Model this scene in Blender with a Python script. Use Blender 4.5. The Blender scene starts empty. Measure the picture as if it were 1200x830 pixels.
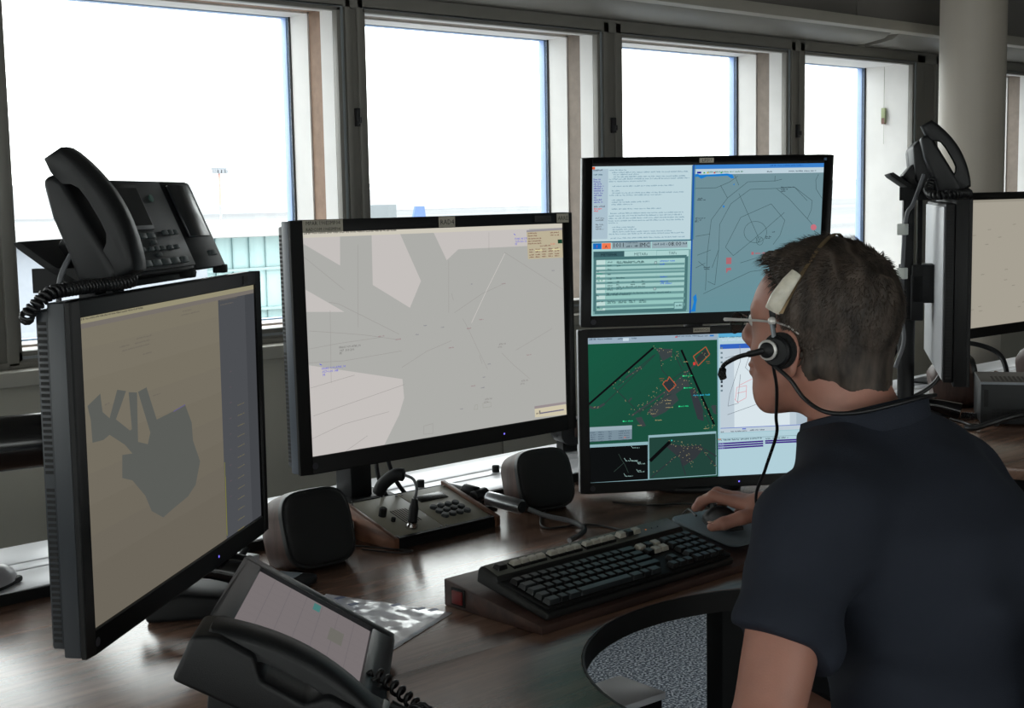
import bpy, bmesh, math, random
import numpy as np
from mathutils import Matrix, Vector, noise
random.seed(7)
scene = bpy.context.scene
COL = scene.collection
R = math.radians

# ---------------------------------------------------------------- camera
CAM_Z = 1.42
HEAD, PITCH, ROLL = R(47.239), R(6.514), R(1.052)
def make_camera():
    cd = bpy.data.cameras.new('camera'); cd.sensor_width = 36.0; cd.lens = 1617.1/1200*36
    cd.clip_start = 0.05; cd.clip_end = 6000
    cam = bpy.data.objects.new('camera', cd); COL.objects.link(cam)
    ch, sh = math.cos(HEAD), math.sin(HEAD)
    right = Vector((sh, -ch, 0)); fwd = Vector((ch, sh, 0))
    f = fwd*math.cos(PITCH) + Vector((0, 0, -math.sin(PITCH)))
    up = fwd*math.sin(PITCH) + Vector((0, 0, math.cos(PITCH)))
    r2 = right*math.cos(ROLL) - up*math.sin(ROLL)
    u2 = right*math.sin(ROLL) + up*math.cos(ROLL)
    m = Matrix((r2, u2, -f)).transposed().to_4x4(); m.translation = (0, 0, CAM_Z)
    cam.matrix_world = m
    scene.camera = cam
make_camera()

# ---------------------------------------------------------------- sky and exposure
world = bpy.data.worlds.new('overcast_sky'); scene.world = world
world.use_nodes = True
nt = world.node_tree; nt.nodes.clear()
wo = nt.nodes.new('ShaderNodeOutputWorld'); bg = nt.nodes.new('ShaderNodeBackground')
tc = nt.nodes.new('ShaderNodeTexCoord'); sx = nt.nodes.new('ShaderNodeSeparateXYZ'); cr = nt.nodes.new('ShaderNodeValToRGB')
nt.links.new(tc.outputs['Generated'], sx.inputs[0]); nt.links.new(sx.outputs['Z'], cr.inputs[0])
cr.color_ramp.elements[0].position = 0.0; cr.color_ramp.elements[0].color = (1.0, .99, .985, 1)
cr.color_ramp.elements[1].position = 0.6; cr.color_ramp.elements[1].color = (.97, .975, .985, 1)
nt.links.new(cr.outputs[0], bg.inputs['Color']); bg.inputs['Strength'].default_value = 5.0
nt.links.new(bg.outputs[0], wo.inputs[0])
vs = scene.view_settings
scene.display_settings.display_device = 'sRGB'
vs.view_transform = 'Standard'; vs.look = 'None'; vs.exposure = 0.0; vs.gamma = 1.0; vs.use_curve_mapping = False
scene.cycles.max_bounces = 8; scene.cycles.diffuse_bounces = 5; scene.cycles.glossy_bounces = 4
scene.cycles.transparent_max_bounces = 24; scene.cycles.sample_clamp_indirect = 6.0
scene.cycles.caustics_reflective = False; scene.cycles.caustics_refractive = False
scene.cycles.use_denoising = True

# ---------------------------------------------------------------- materials
MATS = {}
def lin(c):
    return tuple(((v/255)/12.92 if v/255 <= 0.04045 else ((v/255+0.055)/1.055)**2.4) for v in c)
def mat(name, col, rough=0.5, metal=0.0, spec=0.5, bump=0.0, bscale=200.0, var=0.0, vscale=8.0, coat=0.0):
    """col in sRGB 0-255; optional noise variation of the colour and fine relief"""
    if name in MATS: return MATS[name]
    m = bpy.data.materials.new(name); m.use_nodes = True; MATS[name] = m
    n = m.node_tree; b = n.nodes['Principled BSDF']
    b.inputs['Base Color'].default_value = (*lin(col), 1); b.inputs['Roughness'].default_value = rough
    b.inputs['Metallic'].default_value = metal; b.inputs['Specular IOR Level'].default_value = spec
    b.inputs['Coat Weight'].default_value = coat
    t = n.nodes.new('ShaderNodeTexCoord')
    no = n.nodes.new('ShaderNodeTexNoise'); no.inputs['Scale'].default_value = vscale; no.inputs['Detail'].default_value = 5
    n.links.new(t.outputs['Object'], no.inputs['Vector'])
    mx = n.nodes.new('ShaderNodeMixRGB'); mx.blend_type = 'MULTIPLY'; mx.inputs[0].default_value = 1
    mx.inputs[1].default_value = (*lin(col), 1)
    rp = n.nodes.new('ShaderNodeMapRange'); v = max(var, 0.04)
    rp.inputs['From Min'].default_value = .3; rp.inputs['From Max'].default_value = .7
    rp.inputs['To Min'].default_value = 1-v; rp.inputs['To Max'].default_value = 1+v
    n.links.new(no.outputs[0], rp.inputs['Value']); n.links.new(rp.outputs[0], mx.inputs[2])
    n.links.new(mx.outputs[0], b.inputs['Base Color'])
    if bump:
        n2 = n.nodes.new('ShaderNodeTexNoise'); n2.inputs['Scale'].default_value = bscale; n2.inputs['Detail'].default_value = 3
        n.links.new(t.outputs['Object'], n2.inputs['Vector'])
        bp = n.nodes.new('ShaderNodeBump'); bp.inputs['Strength'].default_value = bump; bp.inputs['Distance'].default_value = 0.002
        n.links.new(n2.outputs[0], bp.inputs['Height']); n.links.new(bp.outputs[0], b.inputs['Normal'])
    return m
def wood_mat(name, dark, light, rough=0.35, scale=1.0, axis='X', spec=0.5):
    if name in MATS: return MATS[name]
    m = bpy.data.materials.new(name); m.use_nodes = True; MATS[name] = m
    n = m.node_tree; b = n.nodes['Principled BSDF']
    t = n.nodes.new('ShaderNodeTexCoord'); mp = n.nodes.new('ShaderNodeMapping')
    s = {'X': (1.2, 14, 14), 'Y': (14, 1.2, 14), 'Z': (14, 14, 1.2)}[axis]
    mp.inputs['Scale'].default_value = tuple(scale*k for k in s)
    n.links.new(t.outputs['Object'], mp.inputs[0])
    no = n.nodes.new('ShaderNodeTexNoise'); no.inputs['Scale'].default_value = 1.6; no.inputs['Detail'].default_value = 8; no.inputs['Roughness'].default_value = .62
    no.inputs['Distortion'].default_value = .6
    n.links.new(mp.outputs[0], no.inputs['Vector'])
    cr = n.nodes.new('ShaderNodeValToRGB')
    cr.color_ramp.elements[0].position = .34; cr.color_ramp.elements[0].color = (*lin(dark), 1)
    cr.color_ramp.elements[1].position = .68; cr.color_ramp.elements[1].color = (*lin(light), 1)
    n.links.new(no.outputs[0], cr.inputs[0])
    n2 = n.nodes.new('ShaderNodeTexNoise'); n2.inputs['Scale'].default_value = 40; n2.inputs['Detail'].default_value = 4
    n.links.new(mp.outputs[0], n2.inputs['Vector'])
    mx = n.nodes.new('ShaderNodeMixRGB'); mx.blend_type = 'MULTIPLY'; mx.inputs[0].default_value = .35
    n.links.new(cr.outputs[0], mx.inputs[1]); n.links.new(n2.outputs[0], mx.inputs[2])
    n.links.new(mx.outputs[0], b.inputs['Base Color'])
    b.inputs['Roughness'].default_value = rough; b.inputs['Specular IOR Level'].default_value = spec
    bp = n.nodes.new('ShaderNodeBump'); bp.inputs['Strength'].default_value = .12; bp.inputs['Distance'].default_value = .001
    n.links.new(n2.outputs[0], bp.inputs['Height']); n.links.new(bp.outputs[0], b.inputs['Normal'])
    return m
def emis(name, col, k=1.0):
    if name in MATS: return MATS[name]
    m = bpy.data.materials.new(name); m.use_nodes = True; MATS[name] = m
    n = m.node_tree; n.nodes.clear(); o = n.nodes.new('ShaderNodeOutputMaterial'); e = n.nodes.new('ShaderNodeEmission')
    e.inputs[0].default_value = (*lin(col), 1); e.inputs[1].default_value = k; n.links.new(e.outputs[0], o.inputs[0])
    return m
def display_mat():
    """a lit display: emits the colour stored on its faces (flat picture on the panel)"""
    if 'display' in MATS: return MATS['display']
    m = bpy.data.materials.new('display'); m.use_nodes = True; MATS['display'] = m
    n = m.node_tree; n.nodes.clear(); o = n.nodes.new('ShaderNodeOutputMaterial'); e = n.nodes.new('ShaderNodeEmission')
    a = n.nodes.new('ShaderNodeVertexColor'); a.layer_name = 'col'
    n.links.new(a.outputs[0], e.inputs[0]); e.inputs[1].default_value = 1.0
    n.links.new(e.outputs[0], o.inputs[0])
    return m
def glass_mat(name='window_glass', tint=(0.93, 0.96, 0.95)):
    if name in MATS: return MATS[name]
    m = bpy.data.materials.new(name); m.use_nodes = True; MATS[name] = m
    n = m.node_tree; n.nodes.clear(); o = n.nodes.new('ShaderNodeOutputMaterial')
    tr = n.nodes.new('ShaderNodeBsdfTransparent'); tr.inputs[0].default_value = (*tint, 1)
    gl = n.nodes.new('ShaderNodeBsdfGlossy'); gl.inputs['Roughness'].default_value = .02
    lw = n.nodes.new('ShaderNodeLayerWeight'); lw.inputs[0].default_value = .5
    pw = n.nodes.new('ShaderNodeMath'); pw.operation = 'POWER'; pw.inputs[1].default_value = 5
    ad = n.nodes.new('ShaderNodeMath'); ad.operation = 'MULTIPLY_ADD'; ad.inputs[1].default_value = .8; ad.inputs[2].default_value = .04
    n.links.new(lw.outputs['Facing'], pw.inputs[0]); n.links.new(pw.outputs[0], ad.inputs[0])
    mx = n.nodes.new('ShaderNodeMixShader'); n.links.new(ad.outputs[0], mx.inputs[0])
    n.links.new(tr.outputs[0], mx.inputs[1]); n.links.new(gl.outputs[0], mx.inputs[2]); n.links.new(mx.outputs[0], o.inputs[0])
    return m

# ---------------------------------------------------------------- geometry collector
I4 = Matrix.Identity(4)
def TR(x=0, y=0, z=0): return Matrix.Translation((x, y, z))
def RX(a): return Matrix.Rotation(a, 4, 'X')
def RY(a): return Matrix.Rotation(a, 4, 'Y')
def RZ(a): return Matrix.Rotation(a, 4, 'Z')
class G:
    def __init__(s, M=I4): s.v = []; s.f = []; s.M = M
    def add(s, vs, fs, M=None):
        k = len(s.v); m = s.M @ M if M is not None else s.M
        s.v += [tuple(m @ Vector(p)) for p in vs]; s.f += [tuple(i+k for i in f) for f in fs]
        return s
    def box(s, x0, x1, y0, y1, z0, z1, M=None):
        vs = [(x0,y0,z0),(x1,y0,z0),(x1,y1,z0),(x0,y1,z0),(x0,y0,z1),(x1,y0,z1),(x1,y1,z1),(x0,y1,z1)]
        return s.add(vs, [(0,3,2,1),(4,5,6,7),(0,1,5,4),(1,2,6,5),(2,3,7,6),(3,0,4,7)], M)
    def prism(s, poly, z0, z1, M=None):
        """poly: 2d outline (counter-clockwise) extruded in z"""
        n = len(poly); vs = [(x, y, z0) for x, y in poly] + [(x, y, z1) for x, y in poly]
        fs = [tuple(range(n-1, -1, -1)), tuple(range(n, 2*n))] + [(i, (i+1) % n, n+(i+1) % n, n+i) for i in range(n)]
        return s.add(vs, fs, M)
    def side(s, prof, x0, x1, M=None):
        """profile in (y, z) extruded along x"""
        n = len(prof); vs = [(x0, y, z) for y, z in prof] + [(x1, y, z) for y, z in prof]
        fs = [tuple(range(n-1, -1, -1)), tuple(range(n, 2*n))] + [(i, (i+1) % n, n+(i+1) % n, n+i) for i in range(n)]
        return s.add(vs, fs, M)
    def loft(s, rings, cap=True, closed=True, M=None):
        n = len(rings[0]); vs = [p for r in rings for p in r]; fs = []
        for k in range(len(rings)-1):
            for i in range(n if closed else n-1):
                a, b = k*n+i, k*n+(i+1) % n; fs.append((a, b, b+n, a+n))
        if cap: fs += [tuple(range(n-1, -1, -1)), tuple(range((len(rings)-1)*n, len(rings)*n))]
        return s.add(vs, fs, M)
    def lathe(s, prof, n=24, M=None):
        """prof: (radius, z)"""
        return s.loft([[(r*math.cos(2*math.pi*i/n), r*math.sin(2*math.pi*i/n), z) for i in range(n)] for r, z in prof], M=M)
    def cyl(s, p0, p1, r0, r1=None, n=16):
        r1 = r0 if r1 is None else r1
        p0, p1 = Vector(p0), Vector(p1); d = p1-p0; q = d.to_track_quat('Z', 'Y').to_matrix().to_4x4()
        q.translation = p0
        return s.lathe([(r0, 0), (r1, d.length)], n, q)
    def tube(s, pts, r, n=8, cap=True, M=None):
        pts = [Vector(p) for p in pts]; rr = r if isinstance(r, (list, tuple)) else [r]*len(pts)
        rings = []; up = Vector((0, 0, 1)); prev = None
        for i, p in enumerate(pts):
            t = (pts[min(i+1, len(pts)-1)]-pts[max(i-1, 0)]).normalized()
            if prev is None:
                a = t.cross(up)
                if a.length < .05: a = t.cross(Vector((1, 0, 0)))
            else: a = prev - t*prev.dot(t)
            a.normalize(); prev = a; b = t.cross(a)
            rings.append([tuple(p+(a*math.cos(2*math.pi*k/n)+b*math.sin(2*math.pi*k/n))*rr[i]) for k in range(n)])
        return s.loft(rings, cap, M=M)
    def ball(s, c, r, n=12, sc=(1, 1, 1)):
        prof = [(max(1e-5, r*math.sin(math.pi*k/n)), -r*math.cos(math.pi*k/n)) for k in range(n+1)]
        return s.lathe(prof, n*2, TR(*c) @ Matrix.Diagonal((*sc, 1)))
    def build(s, name, m, parent=None, bevel=0, seg=2, sharp=35, kind=None, smooth=True, label=None, loc=None):
        me = bpy.data.meshes.new(name)
        me.from_pydata(s.v, [], s.f)
        bm = bmesh.new(); bm.from_mesh(me)
        bmesh.ops.remove_doubles(bm, verts=bm.verts, dist=1e-6)
        bmesh.ops.recalc_face_normals(bm, faces=bm.faces)
        if bevel:
            es = [e for e in bm.edges if len(e.link_faces) == 2 and e.calc_face_angle(0) > R(28)]
            bmesh.ops.bevel(bm, geom=es, offset=bevel, segments=seg, affect='EDGES', profile=.5, clamp_overlap=True)
        bm.to_mesh(me); bm.free()
        if smooth:
            me.shade_smooth(); me.set_sharp_from_angle(angle=R(sharp))
        me.materials.append(m)
        o = bpy.data.objects.new(name, me); COL.objects.link(o)
        if parent: o.parent = parent
        if loc: o.location = loc
        if kind: o['kind'] = kind
        if label: o['label'] = label
        return o
def thing(name, label, cat, loc=(0, 0, 0), rz=0.0, group=None):
    o = bpy.data.objects.new(name, None); COL.objects.link(o); o.empty_display_size = .05
    o.location = loc; o.rotation_euler = (0, 0, rz); o['label'] = label; o['category'] = cat
    if group: o['group'] = group
    return o
def tag(o, label, cat, group=None):
    o['label'] = label; o['category'] = cat
    if group: o['group'] = group
    return o
def struct(o): o['kind'] = 'structure'; return o
def copy_tree(o, parent=None):
    c = o.copy(); COL.objects.link(c)
    if parent: c.parent = parent
    for ch in list(o.children): copy_tree(ch, c)
    return c
def spline(pts, n=8):
    """Catmull-Rom through the points"""
    P = [Vector(p) for p in pts]; P = [P[0]*2-P[1]] + P + [P[-1]*2-P[-2]]; out = []
    for i in range(1, len(P)-2):
        a, b, c, d = P[i-1], P[i], P[i+1], P[i+2]
        for k in range(n):
            t = k/n
            out.append(.5*((2*b)+(c-a)*t+(2*a-5*b+4*c-d)*t*t+(3*b-a-3*c+d)*t**3))
    out.append(P[-2]); return out
def coil(pts, R0, r, turns, n=6, per=10):
    """a coiled cord along a path"""
    c = spline(pts, 40); N = turns*per; out = []
    L = [0]
    for i in range(1, len(c)): L.append(L[-1]+(c[i]-c[i-1]).length)
    def at(s):
        s *= L[-1]; i = max(1, next((k for k in range(len(L)) if L[k] >= s), len(L)-1))
        t = (s-L[i-1])/max(1e-9, L[i]-L[i-1]); return c[i-1].lerp(c[i], t), (c[i]-c[i-1]).normalized()
    for k in range(N+1):
        p, t = at(k/N); a = t.cross(Vector((0, 0, 1)))
        if a.length < .1: a = t.cross(Vector((1, 0, 0)))
        a.normalize(); b = t.cross(a); w = 2*math.pi*k/per
        out.append(p+(a*math.cos(w)+b*math.sin(w))*R0)
    return out
_tc = {}
def text_geo(s, bold=False):
    """flat outline mesh of a string, height of a capital about 0.7, starts at x = 0"""
    if s in _tc: return _tc[s]
    cu = bpy.data.curves.new('t', 'FONT'); cu.body = s; cu.size = 1.0; cu.resolution_u = 1
    o = bpy.data.objects.new('t', cu); COL.objects.link(o)
    me = o.to_mesh(); vs = [tuple(v.co) for v in me.vertices]; fs = [tuple(p.vertices) for p in me.polygons]
    o.to_mesh_clear(); bpy.data.objects.remove(o); bpy.data.curves.remove(cu)
    w = max([v[0] for v in vs], default=.1)
    _tc[s] = (vs, fs, w); return _tc[s]
# ================================================================ setting
M_wall = mat('painted_wall', (184, 180, 168), .7, var=.05, vscale=3, bump=.1)
M_frame = mat('grey_window_frame', (128, 125, 119), .45, var=.04)
M_sash = mat('sash_metal', (150, 156, 160), .3, .3)
M_reveal = mat('white_reveal', (226, 224, 222), .6, var=.03)
M_cork = mat('brown_strip', (150, 124, 106), .7, var=.12, vscale=30)
M_strip2 = mat('grey_brown_strip', (134, 122, 112), .7, var=.10, vscale=30)
M_blue = mat('blue_outer_frame', (160, 184, 225), .4)
M_ceil = mat('ceiling_paint', (150, 147, 140), .8, bump=.1)
M_panel = mat('header_panel', (116, 112, 108), .7)
M_lip = mat('header_lip', (176, 171, 160), .5)
M_column = mat('column_paint', (192, 183, 170), .45, var=.03, vscale=2)
M_dark = mat('dark_gap', (20, 20, 20), .8)

def carpet_mat():
    m = bpy.data.materials.new('speckled_carpet'); m.use_nodes = True; n = m.node_tree; b = n.nodes['Principled BSDF']
    t = n.nodes.new('ShaderNodeTexCoord'); no = n.nodes.new('ShaderNodeTexNoise'); no.inputs['Scale'].default_value = 130; no.inputs['Detail'].default_value = 2
    n.links.new(t.outputs['Object'], no.inputs['Vector'])
    cr = n.nodes.new('ShaderNodeValToRGB'); e = cr.color_ramp.elements
    e[0].position = .38; e[0].color = (*lin((50, 58, 68)), 1); e[1].position = .62; e[1].color = (*lin((205, 212, 220)), 1)
    c = cr.color_ramp.elements.new(.5); c.color = (*lin((112, 120, 132)), 1)
    n.links.new(no.outputs[0], cr.inputs[0]); n.links.new(cr.outputs[0], b.inputs['Base Color'])
    b.inputs['Roughness'].default_value = .95
    bp = n.nodes.new('ShaderNodeBump'); bp.inputs['Strength'].default_value = .5; bp.inputs['Distance'].default_value = .004
    n.links.new(no.outputs[0], bp.inputs['Height']); n.links.new(bp.outputs[0], b.inputs['Normal'])
    return m
X0, X1, Y0, YW, ZC = -3.2, 11.2, -4.0, 3.75, 2.75
struct(G().box(X0, X1, Y0, YW+.3, -.1, 0).build('floor', carpet_mat(), smooth=False))
struct(G().box(X0-.2, X1+.2, Y0-.2, YW+.5, ZC, ZC+.2).build('ceiling', M_ceil, smooth=False))
# unseen walls: window bands left and part of the back, shaped for room light
def band_wall(name, along, fixed0, fixed1, a, b, solid=None):
    g = G()
    if solid: g.box(b, solid, fixed0, fixed1, 0, ZC)
    def bx(u0, u1, z0, z1):
        if along == 'X': g.box(u0, u1, fixed0, fixed1, z0, z1)
        else: g.box(fixed0, fixed1, u0, u1, z0, z1)
    bx(a, b, 0, 1.0); bx(a, b, 2.1, ZC)
    n = max(2, round((b-a)/1.2)); w = struct(g.build(name, M_wall, smooth=False))
    for i in range(n+1):
        u = a+(b-a)*i/n
        mm = G()
        if along == 'X': mm.box(max(a, u-.06), min(b, u+.06), fixed0, fixed1, 1.0, 2.1)
        else: mm.box(fixed0, fixed1, max(a, u-.06), min(b, u+.06), 1.0, 2.1)
        mm.build('mullion', M_frame, w, bevel=.002)
    for i in range(n):
        u, v = a+(b-a)*i/n+.06, a+(b-a)*(i+1)/n-.06; mid = (fixed0+fixed1)/2
        p = G().box(u, v, mid-.003, mid+.003, 1.0, 2.1) if along == 'X' else G().box(mid-.003, mid+.003, u, v, 1.0, 2.1)
        p.build('pane', glass_mat(), w)
    pl = bpy.data.lights.new('daylight_portal', 'AREA'); pl.shape = 'RECTANGLE'; pl.size = b-a; pl.size_y = 1.1; pl.cycles.is_portal = True
    po = bpy.data.objects.new('daylight_portal', pl); COL.objects.link(po)
    if along == 'X': po.location = ((a+b)/2, fixed0-.02, 1.55); po.rotation_euler = (R(90), 0, 0)
    elif fixed0 < 0: po.location = (fixed0-.02, (a+b)/2, 1.55); po.rotation_euler = (R(90), 0, R(-90))
    else: po.location = (fixed1+.02, (a+b)/2, 1.55); po.rotation_euler = (R(90), 0, R(90))
band_wall('wall_left', 'Y', X0-.2, X0, Y0, YW)
struct(G().box(X1, X1+.2, Y0-.2, YW+.5, 0, ZC).build('wall_right', M_wall, smooth=False))
band_wall('wall_back', 'X', Y0-.2, Y0, X0, 3.2, X1)
# window wall: openings, each a deep box between the inner sash and the outer glass
OPEN = [(-1.91, -.84), (-.74, .33), (.43, 1.49), (1.588, 2.742), (2.815, 3.97), (4.07, 5.19), (5.29, 6.24), (6.5, 7.52), (7.62, 8.75), (8.85, 9.98)]
ZB, ZT, YG = 1.015, 2.045, 4.03
g = G(); g.box(X0, X1, YW, YW+.3, 0, .965); g.box(X0, X1, YW, YW+.3, ZT+.02, ZC)
wf = struct(g.build('wall_front', M_wall, smooth=False))
xs = [X0] + [v for o in OPEN for v in o] + [X1]
for i in range(0, len(xs), 2):                                     # mullions between the openings
    a, b = xs[i]-(0 if i == 0 else .0), xs[i+1]
    mu = G().box(a, b, YW+.0, YW+.28, .965, ZT+.02)
    w = b-a
    if w < .3:
        mu.box(a+w*.30, a+w*.42, YW-.006, YW, .975, ZT+.04); mu.box(a+w*.68, b, YW-.012, YW, .975, ZT+.04); mu.box(a, a+w*.30, YW-.012, YW, .975, ZT+.04)
        mu.build('mullion', M_frame, wf, bevel=.002)
        h = G().box(a+w*.44, a+w*.60, YW-.02, YW, 1.66, 1.72); h.box(a+w*.47, a+w*.57, YW-.03, YW-.015, 1.67, 1.69)
        h.build('window_hinge', mat('hinge_dark', (40, 40, 42), .4), wf, bevel=.002)
    else: mu.build('mullion', M_wall if w > .5 else M_frame, wf, bevel=.002)
# frame head, blind recess and header panels
g = G().box(X0, X1, YW-.012, YW, ZT, ZT+.05); g.box(X0, X1, YW-.012, YW, .968, ZB-.03); g.build('frame_rail', M_frame, wf, bevel=.002)
g = G().side([(3.75, 2.095), (3.60, 2.118), (3.565, 2.14), (3.60, 2.165), (3.75, 2.17)], X0, 5.72); g.side([(3.75, 2.095), (3.60, 2.118), (3.565, 2.14), (3.60, 2.165), (3.75, 2.17)], 5.79, X1)
struct(g.build('trim_1', M_frame, bevel=0))
struct(G().box(X0, X1, 3.50, 3.75, 2.14, 2.185).build('trim_2', M_lip, bevel=.003))
hp = None
px = X0
for x in [-2.1, -.84, .42, 1.68, 2.92, 4.14, 5.4, 6.66, 7.92, 9.18, 10.44, X1]:
    o = G().box(px+.004, x-.004, 3.54, 3.56, 2.185, ZC).build('header_panel', M_panel, wf, bevel=.002); px = x
G().box(X0, X1, 3.565, 3.58, 2.185, ZC).build('header_backing', M_dark, wf)
# sill ledge and apron panels below
G().box(X0, X1, 3.67, 3.752, .925, .968).build('sill_board', mat('sill_paint', (176, 172, 162), .5), wf, bevel=.006)
px = X0
for x in [-2.6, -1.4, -.2, 1.0, 2.2, 3.4, 4.6, 5.8, 7.0, 8.2, 9.4, X1]:
    G().box(px+.003, x-.003, 3.735, 3.75, .10, .925).build('apron_panel', M_wall, wf, bevel=.002); px = x
struct(G().box(X0, X1, 3.72, 3.75, 0, .09).build('baseboard_front', mat('baseboard_grey', (70, 70, 70), .6), bevel=.003))
for k, (a, b) in enumerate(OPEN):
    w = bpy.data.objects.new('window_%d' % (k+1), None); COL.objects.link(w); w['kind'] = 'structure'; w.location = ((a+b)/2, YW, ZB)
    def P(gg, name, m, **kw):
        gg.M = TR(-(a+b)/2, -YW, -ZB) @ gg.M
        gg.v = [(x-(a+b)/2, y-YW, z-ZB) for x, y, z in gg.v]
        return gg.build(name, m, w, **kw)
    t = .004
    # sash: thin inner frame with a bright metal bead
    sh = G()
    for (x0, x1, z0, z1) in ((a, a+.012, ZB-.03, ZT), (b-.03, b, ZB-.03, ZT), (a, b, ZT-.012, ZT+.012), (a, b, ZB-.045, ZB)):
        sh.box(x0, x1, YW-.006, YW+.02, z0, z1)
    P(sh, 'sash_frame', M_frame, bevel=.002)
    bd = G().box(b-.016, b-.009, YW-.012, YW-.004, ZB-.02, ZT); bd.box(a, b-.009, YW-.012, YW-.004, ZT-.0, ZT+.006); bd.box(a+.01, b-.009, YW-.012, YW-.004, ZB-.022, ZB-.014)
    P(bd, 'sash_bead', M_sash)
    # reveal ring: white, brown strip, white
    for y0, y1, m, nm, ins in ((YW+.02, YW+.088, M_reveal, 'inner_reveal', .0), (YW+.088, YW+.162, M_reveal if k == 6 else M_cork if k == 3 else M_strip2, 'reveal_strip', .0 if k == 6 else .006), (YW+.162, YG-.01, M_reveal, 'outer_reveal', .0)):
        rv = G()
        rv.box(a-.02+ins*0, a+.004-ins, y0, y1, ZB-.02, ZT+.02); rv.box(b-.030+ins, b+.02, y0, y1, ZB-.02, ZT+.02)
        rv.box(a, b, y0, y1, ZT-.006+ins, ZT+.02); rv.box(a, b, y0, y1, ZB-.03, ZB+.0-ins)
        P(rv, nm, m)
    of = G()
    for (x0, x1, z0, z1) in ((a-.02, a+.008, ZB-.05, ZT+.02), (b-.034, b+.02, ZB-.05, ZT+.02), (a, b, ZT-.008, ZT+.02), (a, b, ZB-.04, ZB+.004)):
        of.box(x0, x1, YG+.004, YG+.036, z0, z1)
    P(of, 'outer_frame', M_blue, bevel=.002)
    P(G().box(b-.034, b-.030, YG-.018, YG-.011, ZB, ZT), 'gasket', M_dark)
    P(G().box(a+.002, b-.03, YG-.006, YG, ZB-.002, ZT-.004), 'pane', glass_mat())
    pl = bpy.data.lights.new('daylight_portal', 'AREA'); pl.shape = 'RECTANGLE'; pl.size = b-a; pl.size_y = ZT-ZB; pl.cycles.is_portal = True
    po = bpy.data.objects.new('daylight_portal', pl); COL.objects.link(po)
    po.location = ((a+b)/2, YG+.06, (ZB+ZT)/2); po.rotation_euler = (R(-90), 0, 0)
# column standing free in front of the window wall
struct(G(TR(5.75, 3.17, 0)).lathe([(.143, 0), (.143, ZC)], 48).build('trim_3', M_column))

# ---------------------------------------------------------------- outside: haze over the distance is put into pale material colours
M_apron = None
def ground_mat():
    m = bpy.data.materials.new('snowy_airfield'); m.use_nodes = True; n = m.node_tree; b = n.nodes['Principled BSDF']
    t = n.nodes.new('ShaderNodeTexCoord'); mp = n.nodes.new('ShaderNodeMapping'); mp.inputs['Scale'].default_value = (.0012, .012, 1)
    no = n.nodes.new('ShaderNodeTexNoise'); no.inputs['Scale'].default_value = 1.4; no.inputs['Detail'].default_value = 6
    n.links.new(t.outputs['Object'], mp.inputs[0]); n.links.new(mp.outputs[0], no.inputs['Vector'])
    cr = n.nodes.new('ShaderNodeValToRGB'); e = cr.color_ramp.elements
    e[0].position = .42; e[0].color = (.135, .14, .15, 1); e[1].position = .56; e[1].color = (.185, .19, .20, 1)
    n.links.new(no.outputs[0], cr.inputs[0]); n.links.new(cr.outputs[0], b.inputs['Base Color']); b.inputs['Roughness'].default_value = .9
    return m
GZ = -14.0
struct(G().box(-600, 3500, 12, 3800, GZ-1, GZ).build('ground', ground_mat(), smooth=False))
def sun_pale(name, v, hue=(1, 1, 1)):
    c = tuple(int(255*h*v) for h in hue); return mat(name, c, .8)
g = G()
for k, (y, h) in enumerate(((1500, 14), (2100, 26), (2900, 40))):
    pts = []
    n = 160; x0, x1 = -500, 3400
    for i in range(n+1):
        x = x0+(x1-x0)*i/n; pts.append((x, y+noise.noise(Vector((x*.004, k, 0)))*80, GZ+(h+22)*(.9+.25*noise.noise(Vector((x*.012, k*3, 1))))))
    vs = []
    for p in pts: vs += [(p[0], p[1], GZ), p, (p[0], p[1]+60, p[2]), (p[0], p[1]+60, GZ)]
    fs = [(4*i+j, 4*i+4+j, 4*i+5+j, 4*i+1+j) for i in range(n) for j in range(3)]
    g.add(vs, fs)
struct(g.build('treeline', mat('hazy_forest', (186, 187, 190), .9)))  # distance haze is put into the pale forest colour
# terminal building parallel to the tower
tb = thing('terminal_building', 'long pale terminal building with teal glass front outside the leftmost window', 'building', (19, 44, GZ))
G().box(-14, 3.3, -6, 8, 0, 14.3).build('clad_wing', mat('pale_cladding', (134, 139, 148), .6, var=.03), tb, bevel=.05)
G().box(-14.4, 7.3, -6.6, 8, 14.3, 14.76).build('roof_edge', mat('white_roof_edge', (158, 158, 158), .6), tb, bevel=.05)
G().box(3.3, 7, -5.4, 8, 0, 14.3).build('glass_hall', mat('teal_glazing', (150, 176, 178), .4, var=.10, vscale=.4), tb)
for i in range(7):
    G().box(3.3+i*.62, 3.35+i*.62, -5.48, -5.4, 0, 14.3).build('facade_mullion', mat('facade_grey', (140, 164, 166), .5), tb)
for z in (11.9, 13.2): G().box(3.3, 7, -5.65, -5.4, z, z+.08).build('facade_transom', MATS['facade_grey'], tb)
G().box(3.3, 7.2, -8, -5.4, 11.1, 11.5).build('canopy', mat('white_roof_edge', (158, 158, 158), .6), tb)
# flat roofs seen past the stacked displays
rb = thing('pier_building', 'low pale pier roof outside the window beside the column', 'building', (78, 52, GZ), R(20))
G().box(-16, 14, -6, 6, 0, 9.6).build('roof_slab', mat('pale_roof', (146, 150, 158), .7), rb, bevel=.05)
G().box(-15, -6, -2, 3, 9.6, 10.8).build('plant_room', mat('grey_plant_room', (128, 134, 146), .7), rb, bevel=.05)
G().box(6, 12, -4, 0, 9.6, 10.2).build('roof_vent', MATS['grey_plant_room'], rb, bevel=.05)
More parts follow.
